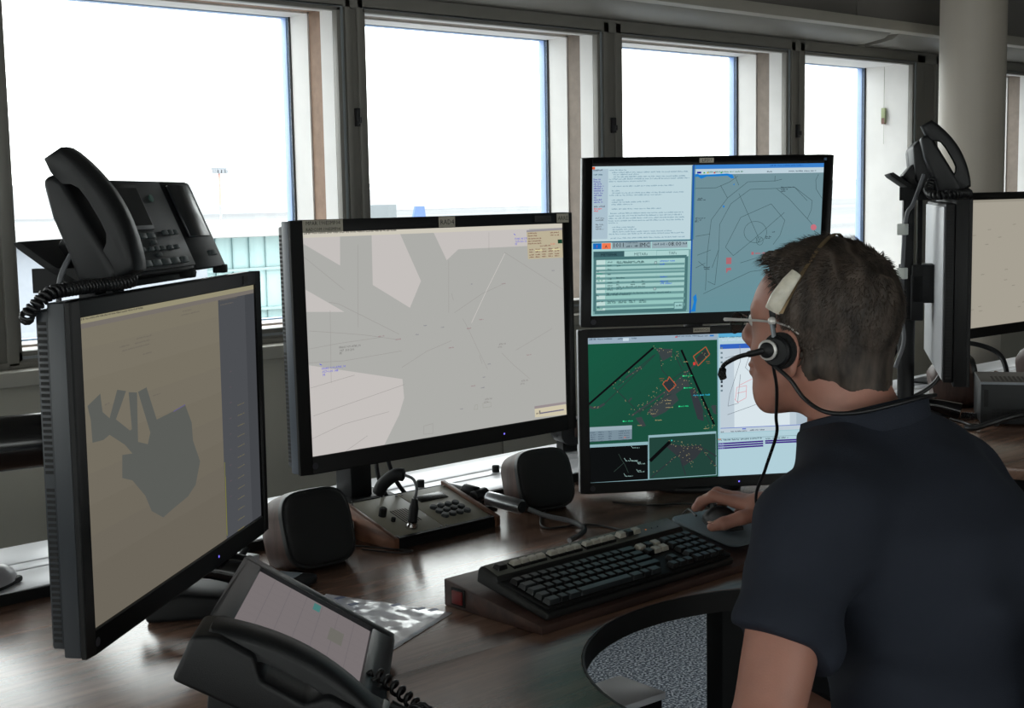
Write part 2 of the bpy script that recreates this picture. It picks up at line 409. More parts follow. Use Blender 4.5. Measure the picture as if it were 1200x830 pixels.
# light mast
mt = thing('light_mast', 'tall red and white floodlight mast far out on the airfield', 'mast', (60.6, 100.8, GZ))
H = 18.2
for k in range(6):
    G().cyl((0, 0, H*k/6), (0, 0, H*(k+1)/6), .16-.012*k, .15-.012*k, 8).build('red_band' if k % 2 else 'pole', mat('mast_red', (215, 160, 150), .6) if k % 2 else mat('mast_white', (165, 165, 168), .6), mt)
g = G().box(-.55, .55, -.3, .3, H-.15, H+.05)
for x in (-.5, -.17, .17, .5): g.box(x-.12, x+.12, -.4, .1, H-.45, H-.15)
g.build('lamp_rack', mat('mast_grey', (140, 144, 150), .6), mt)
# aircraft tail and far hall
tail = thing('aircraft_tail', 'blue airliner tail fin above the middle display', 'aircraft', (118.9, 150, GZ))
G().prism([(.2, 8.4), (4.4, 8.4), (3.6, 14.3), (2.0, 14.3)], -.15, .15, M=RX(R(90))).build('fin', mat('tail_blue', (92, 118, 170), .5), tail)
g = G().side([(-1.6, 4.9), (1.6, 4.9), (1.9, 6.8), (1.2, 8.6), (-1.2, 8.6), (-1.9, 6.8)], -20, 5); g.build('fuselage', mat('fuselage_white', (165, 165, 168), .5), tail)
fh = thing('far_hangar', 'faint far hangar on the horizon behind the second window', 'building', (480, 640, GZ))
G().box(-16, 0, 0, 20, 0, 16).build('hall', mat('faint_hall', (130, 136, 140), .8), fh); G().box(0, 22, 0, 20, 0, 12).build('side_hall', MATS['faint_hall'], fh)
# ================================================================ consoles
DZ = .75
M_wood = wood_mat('walnut_top', (82, 59, 49), (154, 120, 102), .22, 1.0, 'X', .9)
M_edge = wood_mat('walnut_edge', (48, 34, 28), (82, 58, 47), .45, 1.0, 'X', .5)
M_woodv = wood_mat('walnut_side', (70, 50, 42), (120, 92, 80), .4, 2.0, 'Z', .5)
M_black = mat('black_plastic', (17, 18, 20), .5, var=.05, bump=.15, bscale=900, spec=.35)
M_black2 = mat('matt_black', (14, 15, 16), .6, spec=.3)
M_gloss = mat('glossy_black', (14, 14, 16), .18)
M_shade_edge = mat('shaded_edge_band', (24, 23, 23), .5)  # black carries the shade on the edge of the cut-out
def arc(cx, cy, r, a0, a1, n=20): return [(cx+r*math.cos(R(a0+(a1-a0)*i/n)), cy+r*math.sin(R(a0+(a1-a0)*i/n))) for i in range(n+1)]
A_in = [(1.222, .95), (1.258, 1.08)] + arc(1.648, 1.10, .370, 168, 12, 26) + [(2.025, 1.08), (2.06, .95)]
A_out = [(.30, 2.25), (.30, 1.55), (.62, .95)]+A_in+[(2.50, .95), (2.72, 1.42), (2.898, 1.72), (2.898, 2.25)]
B_in = [(3.59, .95), (3.622, 1.08)] + arc(3.998, 1.10, .370, 168, 12, 26) + [(4.375, 1.08), (4.41, .95)]
B_out = [(2.902, 2.25), (2.902, 1.74), (3.03, 1.70), (3.085, 1.64), (3.12, 1.50), (3.14, .95)]+B_in+[(4.85, .95), (5.1, 1.42), (5.25, 1.72), (5.25, 2.25)]
def desk(poly, inner, label, legs, edge):
    t = thing('console_desk', label, 'desk', (poly[0][0], poly[0][1], 0))
    mm = TR(-poly[0][0], -poly[0][1], 0)
    G(mm).prism(poly, DZ-.030, DZ).build('worktop', M_wood, t, bevel=.003, sharp=30)
    g = G(mm)                                     # edge band round the operator's cut-out
    n = len(inner); pin = [Vector((x, y, 0)) for x, y in inner]
    off = []
    for i, p in enumerate(pin):
        d = (pin[min(i+1, n-1)]-pin[max(i-1, 0)]).normalized(); off.append(p+Vector((d.y, -d.x, 0))*.0035)
    ring = [[(p.x, p.y, DZ-.036), (q.x, q.y, DZ-.036), (q.x, q.y, DZ-.001), (p.x, p.y, DZ-.001)] for p, q in zip(pin, off)]
    g.loft(ring); g.build('edge_band', edge, t, sharp=60)
    for (x0, x1, y0, y1) in legs: G(mm).box(x0, x1, y0, y1, 0, DZ-.03).build('support_panel', M_black, t, bevel=.003)
    return t
desk(A_out, A_in, 'dark walnut console desk with curved operator cut-out under the keyboard', [(2.01, 2.5, 1.60, 1.64), (.50, .54, 1.2, 2.1)], M_shade_edge)
desk(B_out, B_in, 'dark walnut console desk of the neighbouring workstation beyond the man', [(3.16, 3.20, 1.0, 1.62), (3.2, 3.5, 1.9, 1.94), (4.3, 4.34, 1.2, 2.1)], M_edge)
# aluminium service ledge behind both desks
lg = thing('service_ledge', 'bright aluminium ledge with a black front edge behind the desks', 'ledge', (.0, 2.25, DZ))
M_alu = mat('pale_aluminium', (240, 240, 244), .3, .25)
mm = TR(0, 0, 0)
G().box(-1.2, 6.6, .004, .125, -.02, .020).build('front_rail', M_alu, lg, bevel=.002)
G().box(-1.2, 6.6, .131, .175, -.02, .020).build('middle_rail', M_alu, lg, bevel=.002)
G().box(-1.2, 6.6, .181, .31, -.02, .020).build('rear_rail', M_alu, lg, bevel=.002)
G().box(-1.2, 6.6, .0, .004, -.03, .018).build('front_edge', M_black2, lg)
G().box(-1.2, 6.6, .125, .181, -.02, .012).build('slot', M_black2, lg)
for x in (-.6, .0, .6, 1.2, 1.74, 1.93, 2.16, 2.6, 3.1, 3.85, 4.0, 4.17, 4.34, 5.0):
    G().cyl((x, .15, .012), (x, .15, .036), .009, .009, 12).build('clamp_knob', M_black2, lg, bevel=.002)
for x in (-.4, 1.0, 2.05, 3.8, 5.2): G().box(x-.03, x+.03, .02, .29, -.77, -.02).build('post', M_black, lg, bevel=.003)
# pale pedestal under the desk
pd = thing('pedestal_unit', 'white topped low pedestal unit with black front below the desk cut-out', 'pedestal', (1.91, 1.79, 0), R(-3))
G().box(-.085, .075, -.06, .06, 0, .435).build('body', M_black2, pd, bevel=.004)
G().box(-.090, .080, -.065, .065, .435, .45).build('top', mat('pale_grey_top', (238, 238, 242), .35), pd, bevel=.003)

# ================================================================ displays
M_bez = mat('black_bezel', (11, 11, 12), .5, spec=.3)
M_shell = mat('dark_grey_shell', (44, 48, 53), .4)
M_shell2 = mat('silver_shell', (188, 190, 194), .4)
M_slot = mat('vent_slot', (8, 8, 9), .7)
M_label = mat('grey_label_tape', (176, 170, 156), .6)
M_ink = mat('label_ink', (30, 30, 30), .7)
def display(name, label, cx, cy, zc, yaw, tilt, w, h, bz, depth, base_z, stickers=(), stand='neck', neck_y=.26, shell=None, image=None, led=.2, side_metal=None, back_bump=True, panel_col=(120, 120, 118)):
    """w,h: lit area; bz: (side, top, bottom) bezel. Origin on the desk below the panel centre, the panel faces -y"""
    t = thing(name, label, 'monitor', (cx, cy, base_z), yaw)
    T = TR(0, 0, zc-base_z) @ RX(-tilt)
    s_, tp, bt = bz; W, Hh = w/2+s_, h/2
    shell = shell or M_shell
    ring = G(T)
    ring.box(-W, -w/2, 0, .008, -Hh-bt, Hh+tp); ring.box(w/2, W, 0, .008, -Hh-bt, Hh+tp)
    ring.box(-w/2, w/2, 0, .008, Hh, Hh+tp); ring.box(-w/2, w/2, 0, .008, -Hh-bt, -Hh)
    b = ring.build('bezel', M_bez, t, bevel=.0012, seg=1)
    G(T).box(-W+.001, W-.001, .008, depth*.62, -Hh-bt+.001, Hh+tp-.001).build('side_frame', side_metal or shell, t, bevel=.002)
    rear = G(T).box(-W+.006, W-.006, depth*.62, depth, -Hh-bt+.010, Hh+tp-.010)
    rr = rear.build('rear_shell', shell, t, bevel=.004)
    if back_bump: G(T).box(-W*.6, W*.6, depth, depth+.035, -Hh*.8, Hh*.75).build('electronics_housing', M_bez, t, bevel=.012, seg=3)
    n = int((2*Hh+tp+bt-.04)/.0075)
    for sgn in (-1, 1):
        v = G(T)
        for k in range(n):
            z = -Hh-bt+.02+k*.0075
            if abs(k-n/2) < 1.2: continue
            x = sgn*(W-.006)
            v.box(x-.0006, x+.0006, depth*.70, depth*.92, z, z+.0042)
        v.build('side_vents', M_slot, rr, kind='stuff', smooth=False)
    v = G(T)
    for k in range(int(2*W/.011)-4):
        x = -W+.03+k*.011; v.box(x, x+.006, depth*.7, depth*.92, Hh+tp-.0104, Hh+tp-.0094)
    v.build('top_vents', M_slot, rr, kind='stuff', smooth=False)
    G(T).cyl((w*led, -.0004, -Hh-bt*.55), (w*led, .001, -Hh-bt*.55), .0018, n=10).build('power_light', emis('blue_led', (120, 110, 255), 1.6), t)
    lg_ = G(T).cyl((-w/2+.006, -.0005, -Hh-bt*.55), (-w/2+.006, .001, -Hh-bt*.55), .006, n=16)
    lg_.build('maker_badge', mat('badge_grey', (48, 48, 56), .4), t)
    for (u, txt, sw, sh, mt, tz) in stickers:                     # u: offset along the top bezel
        p = G(T).box(u-sw/2, u+sw/2, -.0012, -.0002, Hh+tp*.5-sh/2+tz, Hh+tp*.5+sh/2+tz).build('label_plate', mt, t)
        lines = txt.split('\n')
        for i, ln in enumerate(lines):
            vs, fs, tw = text_geo(ln); k = min(sh/len(lines)*1.0, sw*.86/max(tw, .01))
            zz = Hh+tp*.5+tz+sh/2-(i+.5)*sh/len(lines)-k*.34
            G(T).add([(u-tw*k/2+x*k, -.0016, zz+y*k) for x, y, z in vs], fs).build('label_text', M_ink, p, smooth=False)
    # lit panel with its picture
    cols = []; vs = []; fs = []
    def quadpoly(pts, col, lv):
        k = len(vs)
        for u, v_ in pts: vs.append(((u-.5)*w, .004-.00012*lv, (.5-v_)*h))
        fs.append(tuple(range(k, k+len(pts)))); cols.append(col)
    quadpoly([(0, 0), (0, 1), (1, 1), (1, 0)], panel_col, 0)
    if image: image(quadpoly, w, h)
    me = bpy.data.meshes.new('screen'); me.from_pydata([tuple(T @ Vector(p)) for p in vs], [], fs); me.update()
    ca = me.color_attributes.new('col', 'FLOAT_COLOR', 'CORNER')
    data = []
    for p, c in zip(me.polygons, cols): data += [*lin(c), 1.0]*p.loop_total
    ca.data.foreach_set('color', data); me.materials.append(display_mat())
    o = bpy.data.objects.new('screen', me); COL.objects.link(o); o.parent = t
    zb = -(zc-base_z)
    zz = zc-base_z
    if stand == 'neck':
        G().side([(neck_y, .015), (neck_y+.06, .015), (neck_y+.05, zz), (neck_y+.01, zz)], -.028, .028).build('neck', M_black, t, bevel=.006)
        G().box(-.025, .025, depth+.03, neck_y+.04, zz-.03, zz+.03).build('mount_arm', M_black, t, bevel=.006)
        G().side([(neck_y-.065, 0), (neck_y-.065, .012), (neck_y+.0, .024), (neck_y+.07, .024), (neck_y+.11, .012), (neck_y+.11, 0)], -.075, .075).build('stand_base', M_black, t, bevel=.006)
    elif stand == 'arm':
        G(T).box(-.06, .06, depth+.03, depth+.05, -.06, .06).build('mount_plate', M_black, t, bevel=.004)
        a = Vector((0, depth+.06, zz+.0)); Mi = RZ(-yaw)
        e = Mi @ Vector((-.62, .33, 0)); e = Vector((e.x, e.y, zz-.02))
        G().tube([a, a.lerp(e, .5), e], [.040, .042, .045], 16).build('arm', M_gloss, t)
        m_ = a.lerp(e, .60); G().box(m_.x-.03, m_.x+.03, m_.y-.05, m_.y+.05, m_.z-.075, m_.z-.03).build('arm_joint', M_black, t, bevel=.008)
        G().cyl((e.x, e.y, 0), (e.x, e.y, zz-.05), .03).build('arm_post', M_black, t)
    elif stand == 'pole':
        G().cyl((0, depth+.07, 0), (0, depth+.07, zz+.05), .022).build('pole', M_black, t)
        G(T).box(-.05, .05, depth+.0, depth+.06, -.05, .05).build('mount_plate', M_black, t, bevel=.003)
        G().prism([(.11*math.cos(a), depth+.07+.09*math.sin(a)) for a in [2*math.pi*i/32 for i in range(32)]], 0, .012).build('stand_base', M_black, t, bevel=.004)
    return t
W30, H30, B30 = .641, .401, (.026, .022, .031)
W24, H24, B24 = .5184, .324, (.0215, .018, .024)
# ---------------------------------------------------------------- pictures shown on the displays, in panel units (0..1 from the top left)
def draw(q, w, h, items, seed=1):
    rnd = random.Random(seed)
    for it in items:
        k, col, lv = it[:3]
        if k == 'p': q(it[3], col, lv)
        elif k == 'l':
            wd, pts = it[3]/2, it[4]
            for (a, b), (c, d) in zip(pts, pts[1:]):
                dx, dy = (c-a)*w, (d-b)*h; L = math.hypot(dx, dy) or 1e-6; nx, ny = -dy/L*wd*h, dx/L*wd*h
                q([(a+nx/w, b+ny/h), (c+nx/w, d+ny/h), (c-nx/w, d-ny/h), (a-nx/w, b-ny/h)], col, lv)
        elif k == 'o':
            r = it[3]*.72
            for a, b in it[4]: q([(a-r*h/w, b-r), (a-r*h/w, b+r), (a+r*h/w, b+r), (a+r*h/w, b-r)], col, lv)
        elif k == 'd':                                   # a line of fine print: little strokes grouped into words
            (u, v), L, hh = it[3], it[4], it[5]*.80; x = 0; cw = hh*.62*h/w
            while x < L:
                n = rnd.randint(3, 9)
                for i in range(n):
                    if x > L: break
                    a = rnd.choice((.55, .75, .75, 1.0)); b = rnd.choice((0, 0, .2))
                    q([(u+x, v-hh*a), (u+x, v-hh*b), (u+x+cw*.62, v-hh*b), (u+x+cw*.62, v-hh*a)], col, lv); x += cw
                x += cw*.9
        elif k == 't':
            (u, v), hh, s = it[3:]; vs, fs, tw = text_geo(s); sc = hh/.86*h
            for f in fs: q([(u+vs[i][0]*sc/w, v-vs[i][1]*sc/h) for i in f], col, lv)
IMG_LEFT = [('p',(120,114,100),.06,[(0,.1),(0,1),(1,1),(1,.1)]),  # base fades downwards in strips: viewing-angle dimming painted in
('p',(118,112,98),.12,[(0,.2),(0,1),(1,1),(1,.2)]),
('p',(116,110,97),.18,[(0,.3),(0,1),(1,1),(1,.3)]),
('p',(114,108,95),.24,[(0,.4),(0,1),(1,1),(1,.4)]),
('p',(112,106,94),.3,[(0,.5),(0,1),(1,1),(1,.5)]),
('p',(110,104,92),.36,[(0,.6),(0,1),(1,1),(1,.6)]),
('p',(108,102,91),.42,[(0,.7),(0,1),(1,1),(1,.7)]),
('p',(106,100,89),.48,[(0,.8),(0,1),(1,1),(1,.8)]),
('p',(148,142,116),1,[(0,0),(0,.02),(1,.02),(1,0)]),
('p',(116,110,104),1,[(0,.02),(0,.036),(1,.036),(1,.02)]),
('d',(70,66,60),2,(.0093,.0098),.2963,.009),
('p',(76,78,82),1,[(.7426,.036),(.7419,1),(1,1),(1,.036)]),
('p',(68,70,74),2,[(.93,.036),(.93,1),(1,1),(1,.036)]),
('p',(90,92,88),1,[(.0253,.2826),(.0831,.2559),(.0893,.3177),(.1196,.3459),(.1604,.2609),(.2019,.2746),(.1681,.3275),(.1482,.3571),(.2118,.4119),(.222,.4101),(.2139,.2814),(.2549,.2917),(.2494,.4617),(.2979,.484),(.3136,.4473),(.2601,.2911),(.3037,.2848),(.3501,.4107),(.4404,.4043),(.5117,.3968),(.5462,.4735),(.55,.5437),(.5882,.6347),(.5557,.7151),(.5063,.7433),(.4217,.7573),(.3629,.7692),(.3031,.7238),(.2736,.6583),(.2135,.5844),(.1653,.5601),(.1702,.4834),(.2193,.4931),(.1844,.4526),(.1161,.3999),(.0868,.4089),(.0391,.4042),(.0363,.3299)]),
('d',(104,98,90),2,(.7567,.0413),.1193,.007),
('d',(104,98,90),2,(.7557,.0587),.0909,.007),
('d',(104,98,90),2,(.1922,.1396),.1393,.007),
('d',(104,98,90),2,(.1811,.1251),.0485,.007),
('d',(104,98,90),2,(.2552,.1258),.0778,.007),
('d',(104,98,90),2,(.2625,.1111),.0782,.007),
('d',(104,98,90),2,(.5089,.0648),.1094,.007),
('d',(104,98,90),2,(.2911,.17),.0461,.007),
('d',(104,98,90),2,(.5173,.0514),.054,.007),
('d',(104,98,90),2,(.0995,.2993),.0228,.007),
('d',(104,98,90),2,(.3348,.3248),.0409,.007),
('l',(100,92,130),2,.004,[(.4433,.405),(.5117,.3968)]),
('l',(120,118,60),3,.006,[(.746,.6873),(.7436,.981)]),
('l',(120,118,60),3,.006,[(.7476,.7464),(.7455,.9891)]),
('d',(120,112,78),3,(.8513,.4845),.0484,.006),
('d',(120,112,78),3,(.8488,.5273),.0484,.006),
('d',(120,112,78),3,(.8464,.5702),.0483,.006),
('d',(120,112,78),3,(.8439,.6131),.0484,.006),
('d',(120,112,78),3,(.8415,.656),.0483,.006),
('d',(120,112,78),3,(.839,.699),.0483,.006),
('d',(120,112,78),3,(.8365,.742),.0483,.006),
('d',(120,112,78),3,(.8341,.785),.0483,.006),
('d',(120,112,78),3,(.8316,.8281),.0483,.006),
('d',(120,112,78),3,(.8291,.8712),.0483,.006),
('d',(120,112,78),3,(.8267,.9144),.0482,.006),
('d',(120,112,78),3,(.8242,.9576),.0482,.006),
('d',(120,112,78),3,(.8217,1),.0482,.006),
('d',(120,112,78),3,(.8192,1),.0482,.006),
('d',(100,84,92),3,(.8032,.3351),.0129,.006),
('d',(100,84,92),3,(.7995,.3981),.0129,.006),
('d',(100,84,92),3,(.7959,.4611),.0129,.006),
('d',(100,84,92),3,(.7923,.5242),.0128,.006),
('d',(100,84,92),3,(.7886,.5875),.0129,.006),
('d',(100,84,92),3,(.7849,.6507),.0129,.006),
('d',(100,84,92),3,(.7813,.7141),.0128,.006),
('d',(100,84,92),3,(.7776,.7776),.0129,.006),
('d',(100,84,92),3,(.7739,.8411),.0129,.006)]
def img_left(q, w, h): draw(q, w, h, IMG_LEFT)
IMG_MID = [('p',(196,191,188),1,[(0,.0443),(.003,.0046),(.1278,.0133),(.1242,.1524)]),
('p',(196,191,188),1,[(.2377,.0083),(.3368,.0085),(.4122,.2471),(.3674,.3696),(.2352,.2498)]),
('p',(196,191,188),1,[(.4636,.0142),(.8545,.0173),(.8528,.1073),(.56,.1064),(.5132,.156)]),
('p',(196,191,188),1,[(0,.2456),(.1325,.3631),(0,.3482)]),
('p',(196,191,188),1,[(0,.5852),(.3305,.7022),(.3343,.7931),(.3131,.8707),(.2559,1),(0,1)]),
('p',(205,200,186),2,[(0,0),(0,.022),(1,.022),(1,0)]),
('d',(60,58,56),3,(.0065,.0061),.3197,.01),
('l',(150,146,143),2,.0016,[(.0039,.1055),(.1357,.2639)]),
('l',(150,146,143),2,.0016,[(.0807,.3136),(.113,.324),(.3231,.4884)]),
('l',(150,146,143),2,.0016,[(.0105,.4345),(.1087,.4557),(.1942,.4752),(.3203,.5143)]),
('l',(150,146,143),2,.0016,[(.0077,.5149),(.1071,.5036),(.2625,.4948)]),
('l',(150,146,143),2,.0016,[(.0056,.5768),(.1234,.5851),(.331,.5688)]),
('l',(150,146,143),2,.0016,[(.7457,.1324),(.9973,.3419)]),
('l',(150,146,143),2,.0016,[(.5208,.1567),(.5144,.4091)]),
('l',(150,146,143),2,.0016,[(.6845,.0314),(.6825,.1204)]),
('l',(150,146,143),2,.0016,[(.7424,.2881),(.6495,.3304),(.5362,.412)]),
('l',(150,146,143),2,.0016,[(.5684,.4436),(.5894,.4946),(.6209,.5893),(.6639,.7085)]),
('l',(150,146,143),2,.0016,[(.5276,.3161),(.5344,.3507)]),
('l',(150,146,143),2,.0016,[(.5219,.546),(.4242,.5843),(.3288,.6478)]),
('l',(150,146,143),2,.0016,[(.008,.69),(.1594,.6558)]),
('l',(150,146,143),2,.0016,[(.0128,.8171),(.185,.7709),(.3367,.7291)]),
('l',(150,146,143),2,.0016,[(.7828,.6298),(.8437,.5966),(.9436,.5393)]),
('l',(150,146,143),2,.0016,[(.7235,.6342),(.7695,.699),(.8402,.7839)]),
('l',(150,146,143),2,.0016,[(.6313,.6328),(.6417,.6765)]),
('l',(150,146,143),2,.0016,[(.1878,.0614),(.1778,.4407)]),
('l',(150,146,143),2,.0016,[(.084,.3515),(.0778,.6785)]),
('l',(150,146,143),2,.0016,[(0,.9214),(.1137,.8741),(.2772,.8471)]),
('l',(150,146,143),2,.0016,[(.1184,1),(.1965,.9443)]),
('l',(150,146,143),2,.0016,[(.4037,.941),(.4026,.9805),(.4379,.9836),(.4391,.9358),(.4037,.941)]),
('l',(205,200,196),2,.003,[(.7478,.1395),(.6728,.3054),(.6034,.4691)]),
('l',(150,150,140),2,.0016,[(.6087,.8776),(.6167,.875),(.6184,.8993),(.6025,.8987),(.6087,.8776)]),
('l',(150,150,140),2,.0016,[(.6395,.8756),(.6719,.8725),(.6736,.897),(.6402,.8969),(.6395,.8756)]),
('t',(90,86,84),4,(.1092,.5267),.011,'FIN033 9190.ATR5_90'),
('t',(90,86,84),4,(.1106,.5422),.013,'107  310 210'),
('t',(90,86,84),4,(.1102,.5548),.013,'M'),
('t',(70,70,215),4,(.0474,.6145),.012,'FIN855 9190.ATR5_90'),
('t',(70,70,215),4,(.0487,.6299),.014,'057+100 148'),
('t',(70,70,215),4,(.0501,.644),.014,'M'),
('l',(70,70,215),4,.003,[(.0409,.5869),(.0481,.5932)]),
('t',(70,70,215),4,(.7914,.0733),.012,'F33803 8S 278'),
('t',(70,70,215),4,(.7923,.0887),.014,'107+000 131'),
('t',(70,70,215),4,(.792,.1013),.014,'M'),
('l',(70,70,215),4,.003,[(.7873,.0424),(.7942,.0498)]),
('t',(120,112,112),4,(.649,.8607),.011,'ATR 190'),
('t',(120,112,112),4,(.6441,.8752),.011,'07 90'),
('t',(120,112,112),4,(.7127,.5943),.011,'ATR 190'),
('t',(120,112,112),4,(.7077,.609),.011,'07 90'),
('t',(120,112,112),4,(.8036,.7943),.011,'ATR 190'),
('t',(120,112,112),4,(.7985,.8092),.011,'07 90'),
('d',(150,120,124),4,(.2476,.4925),.0198,.008),
('d',(150,120,124),4,(.3101,.5153),.0182,.008),
('d',(150,120,124),4,(.6352,.4598),.0158,.008),
('d',(124,124,134),4,(.3845,.5018),.0104,.008),
('d',(150,120,124),4,(.5939,.7835),.0157,.008),
('d',(124,124,134),4,(.6332,.7983),.0137,.008),
('d',(124,124,134),4,(.5466,.8881),.0111,.008),
('d',(124,124,134),4,(.4824,.4789),.0108,.008),
('d',(150,120,124),4,(.8303,.6636),.0194,.008),
('d',(124,124,134),4,(.4169,.4627),.0105,.008),
('d',(150,120,124),4,(.5838,.4979),.0156,.008),
('d',(150,120,124),4,(.5101,.5823),.0174,.008),
('d',(124,124,134),4,(.6644,.6847),.0115,.008),
('d',(124,124,134),4,(.6424,.7467),.0114,.008),
('d',(150,120,124),4,(.7307,.291),.0163,.008),
('d',(124,124,134),4,(.6056,.2815),.0067,.008),
('d',(124,124,134),4,(.9485,.2426),.01,.008),
('p',(186,176,150),5,[(.8422,.0306),(.8455,.1745),(1,.1767),(.9985,.0233)]),
('p',(150,146,150),6,[(.8423,.0278),(.8421,.0376),(.9983,.0334),(.9985,.0233)]),
('d',(110,52,44),7,(.8479,.0478),.0362,.009),
('d',(110,52,44),7,(.9456,.0486),.0374,.009),
('d',(110,52,44),7,(.8477,.0604),.0362,.009),
('d',(110,52,44),7,(.9453,.0615),.0375,.009),
('d',(110,52,44),7,(.8474,.0745),.057,.009),
('d',(110,52,44),7,(.8472,.0872),.0569,.009),
('d',(110,52,44),7,(.8469,.0998),.057,.009),
('d',(110,52,44),7,(.8524,.1299),.0169,.009),
('d',(110,52,44),7,(.879,.1298),.0171,.009),
('d',(110,52,44),7,(.9071,.1298),.0173,.009),
('d',(110,52,44),7,(.9355,.1297),.0174,.009),
('d',(110,52,44),7,(.9641,.1297),.0176,.009),
('d',(110,52,44),7,(.8521,.1426),.017,.009),
('d',(110,52,44),7,(.8788,.1426),.0171,.009),
('d',(110,52,44),7,(.9069,.1426),.0172,.009),
('d',(110,52,44),7,(.9353,.1426),.0174,.009),
('d',(110,52,44),7,(.9639,.1426),.0176,.009),
('d',(110,52,44),7,(.8519,.1567),.0169,.009),
('d',(110,52,44),7,(.8785,.1568),.0171,.009),
('d',(110,52,44),7,(.9067,.1568),.0172,.009),
('d',(110,52,44),7,(.935,.1569),.0174,.009),
('d',(110,52,44),7,(.9637,.157),.0175,.009),
('d',(110,52,44),7,(.8517,.168),.0169,.009),
('d',(110,52,44),7,(.8783,.1681),.0171,.009),
('d',(110,52,44),7,(.9065,.1682),.0172,.009),
('d',(110,52,44),7,(.9349,.1684),.0173,.009),
('d',(110,52,44),7,(.9635,.1685),.0175,.009),
('t',(220,60,50),7,(.9446,.1086),.013,'11:00'),
('d',(110,52,44),7,(.8988,.1137),.0456,.009),
('p',(28,66,48),7,[(.9774,.0823),(.9784,.1025),(.9985,.1026),(.9976,.0823)]),
('p',(216,208,160),7,[(.8766,.129),(.8777,.1347),(.9083,.1344),(.9072,.1286)]),
('p',(216,208,160),7,[(.9504,.1291),(.9516,.135),(.9879,.135),(.9867,.1291)]),
('p',(150,140,142),5,[(.857,.9292),(.8575,.9428),(.9989,.9422),(.9971,.9312)]),
('p',(205,196,170),6,[(.8575,.9428),(.8586,.9872),(1,.9991),(.9989,.9445)]),
('p',(110,106,128),7,[(.8829,.9668),(.8836,.9737),(.9877,.9743),(.9874,.9678)]),
('p',(120,116,112),7,[(.8763,.9549),(.8775,.9742),(.8836,.9742),(.8824,.9553)]),
('d',(70,60,60),7,(.8645,.9727),.0095,.012)]
def img_mid(q, w, h): draw(q, w, h, IMG_MID)
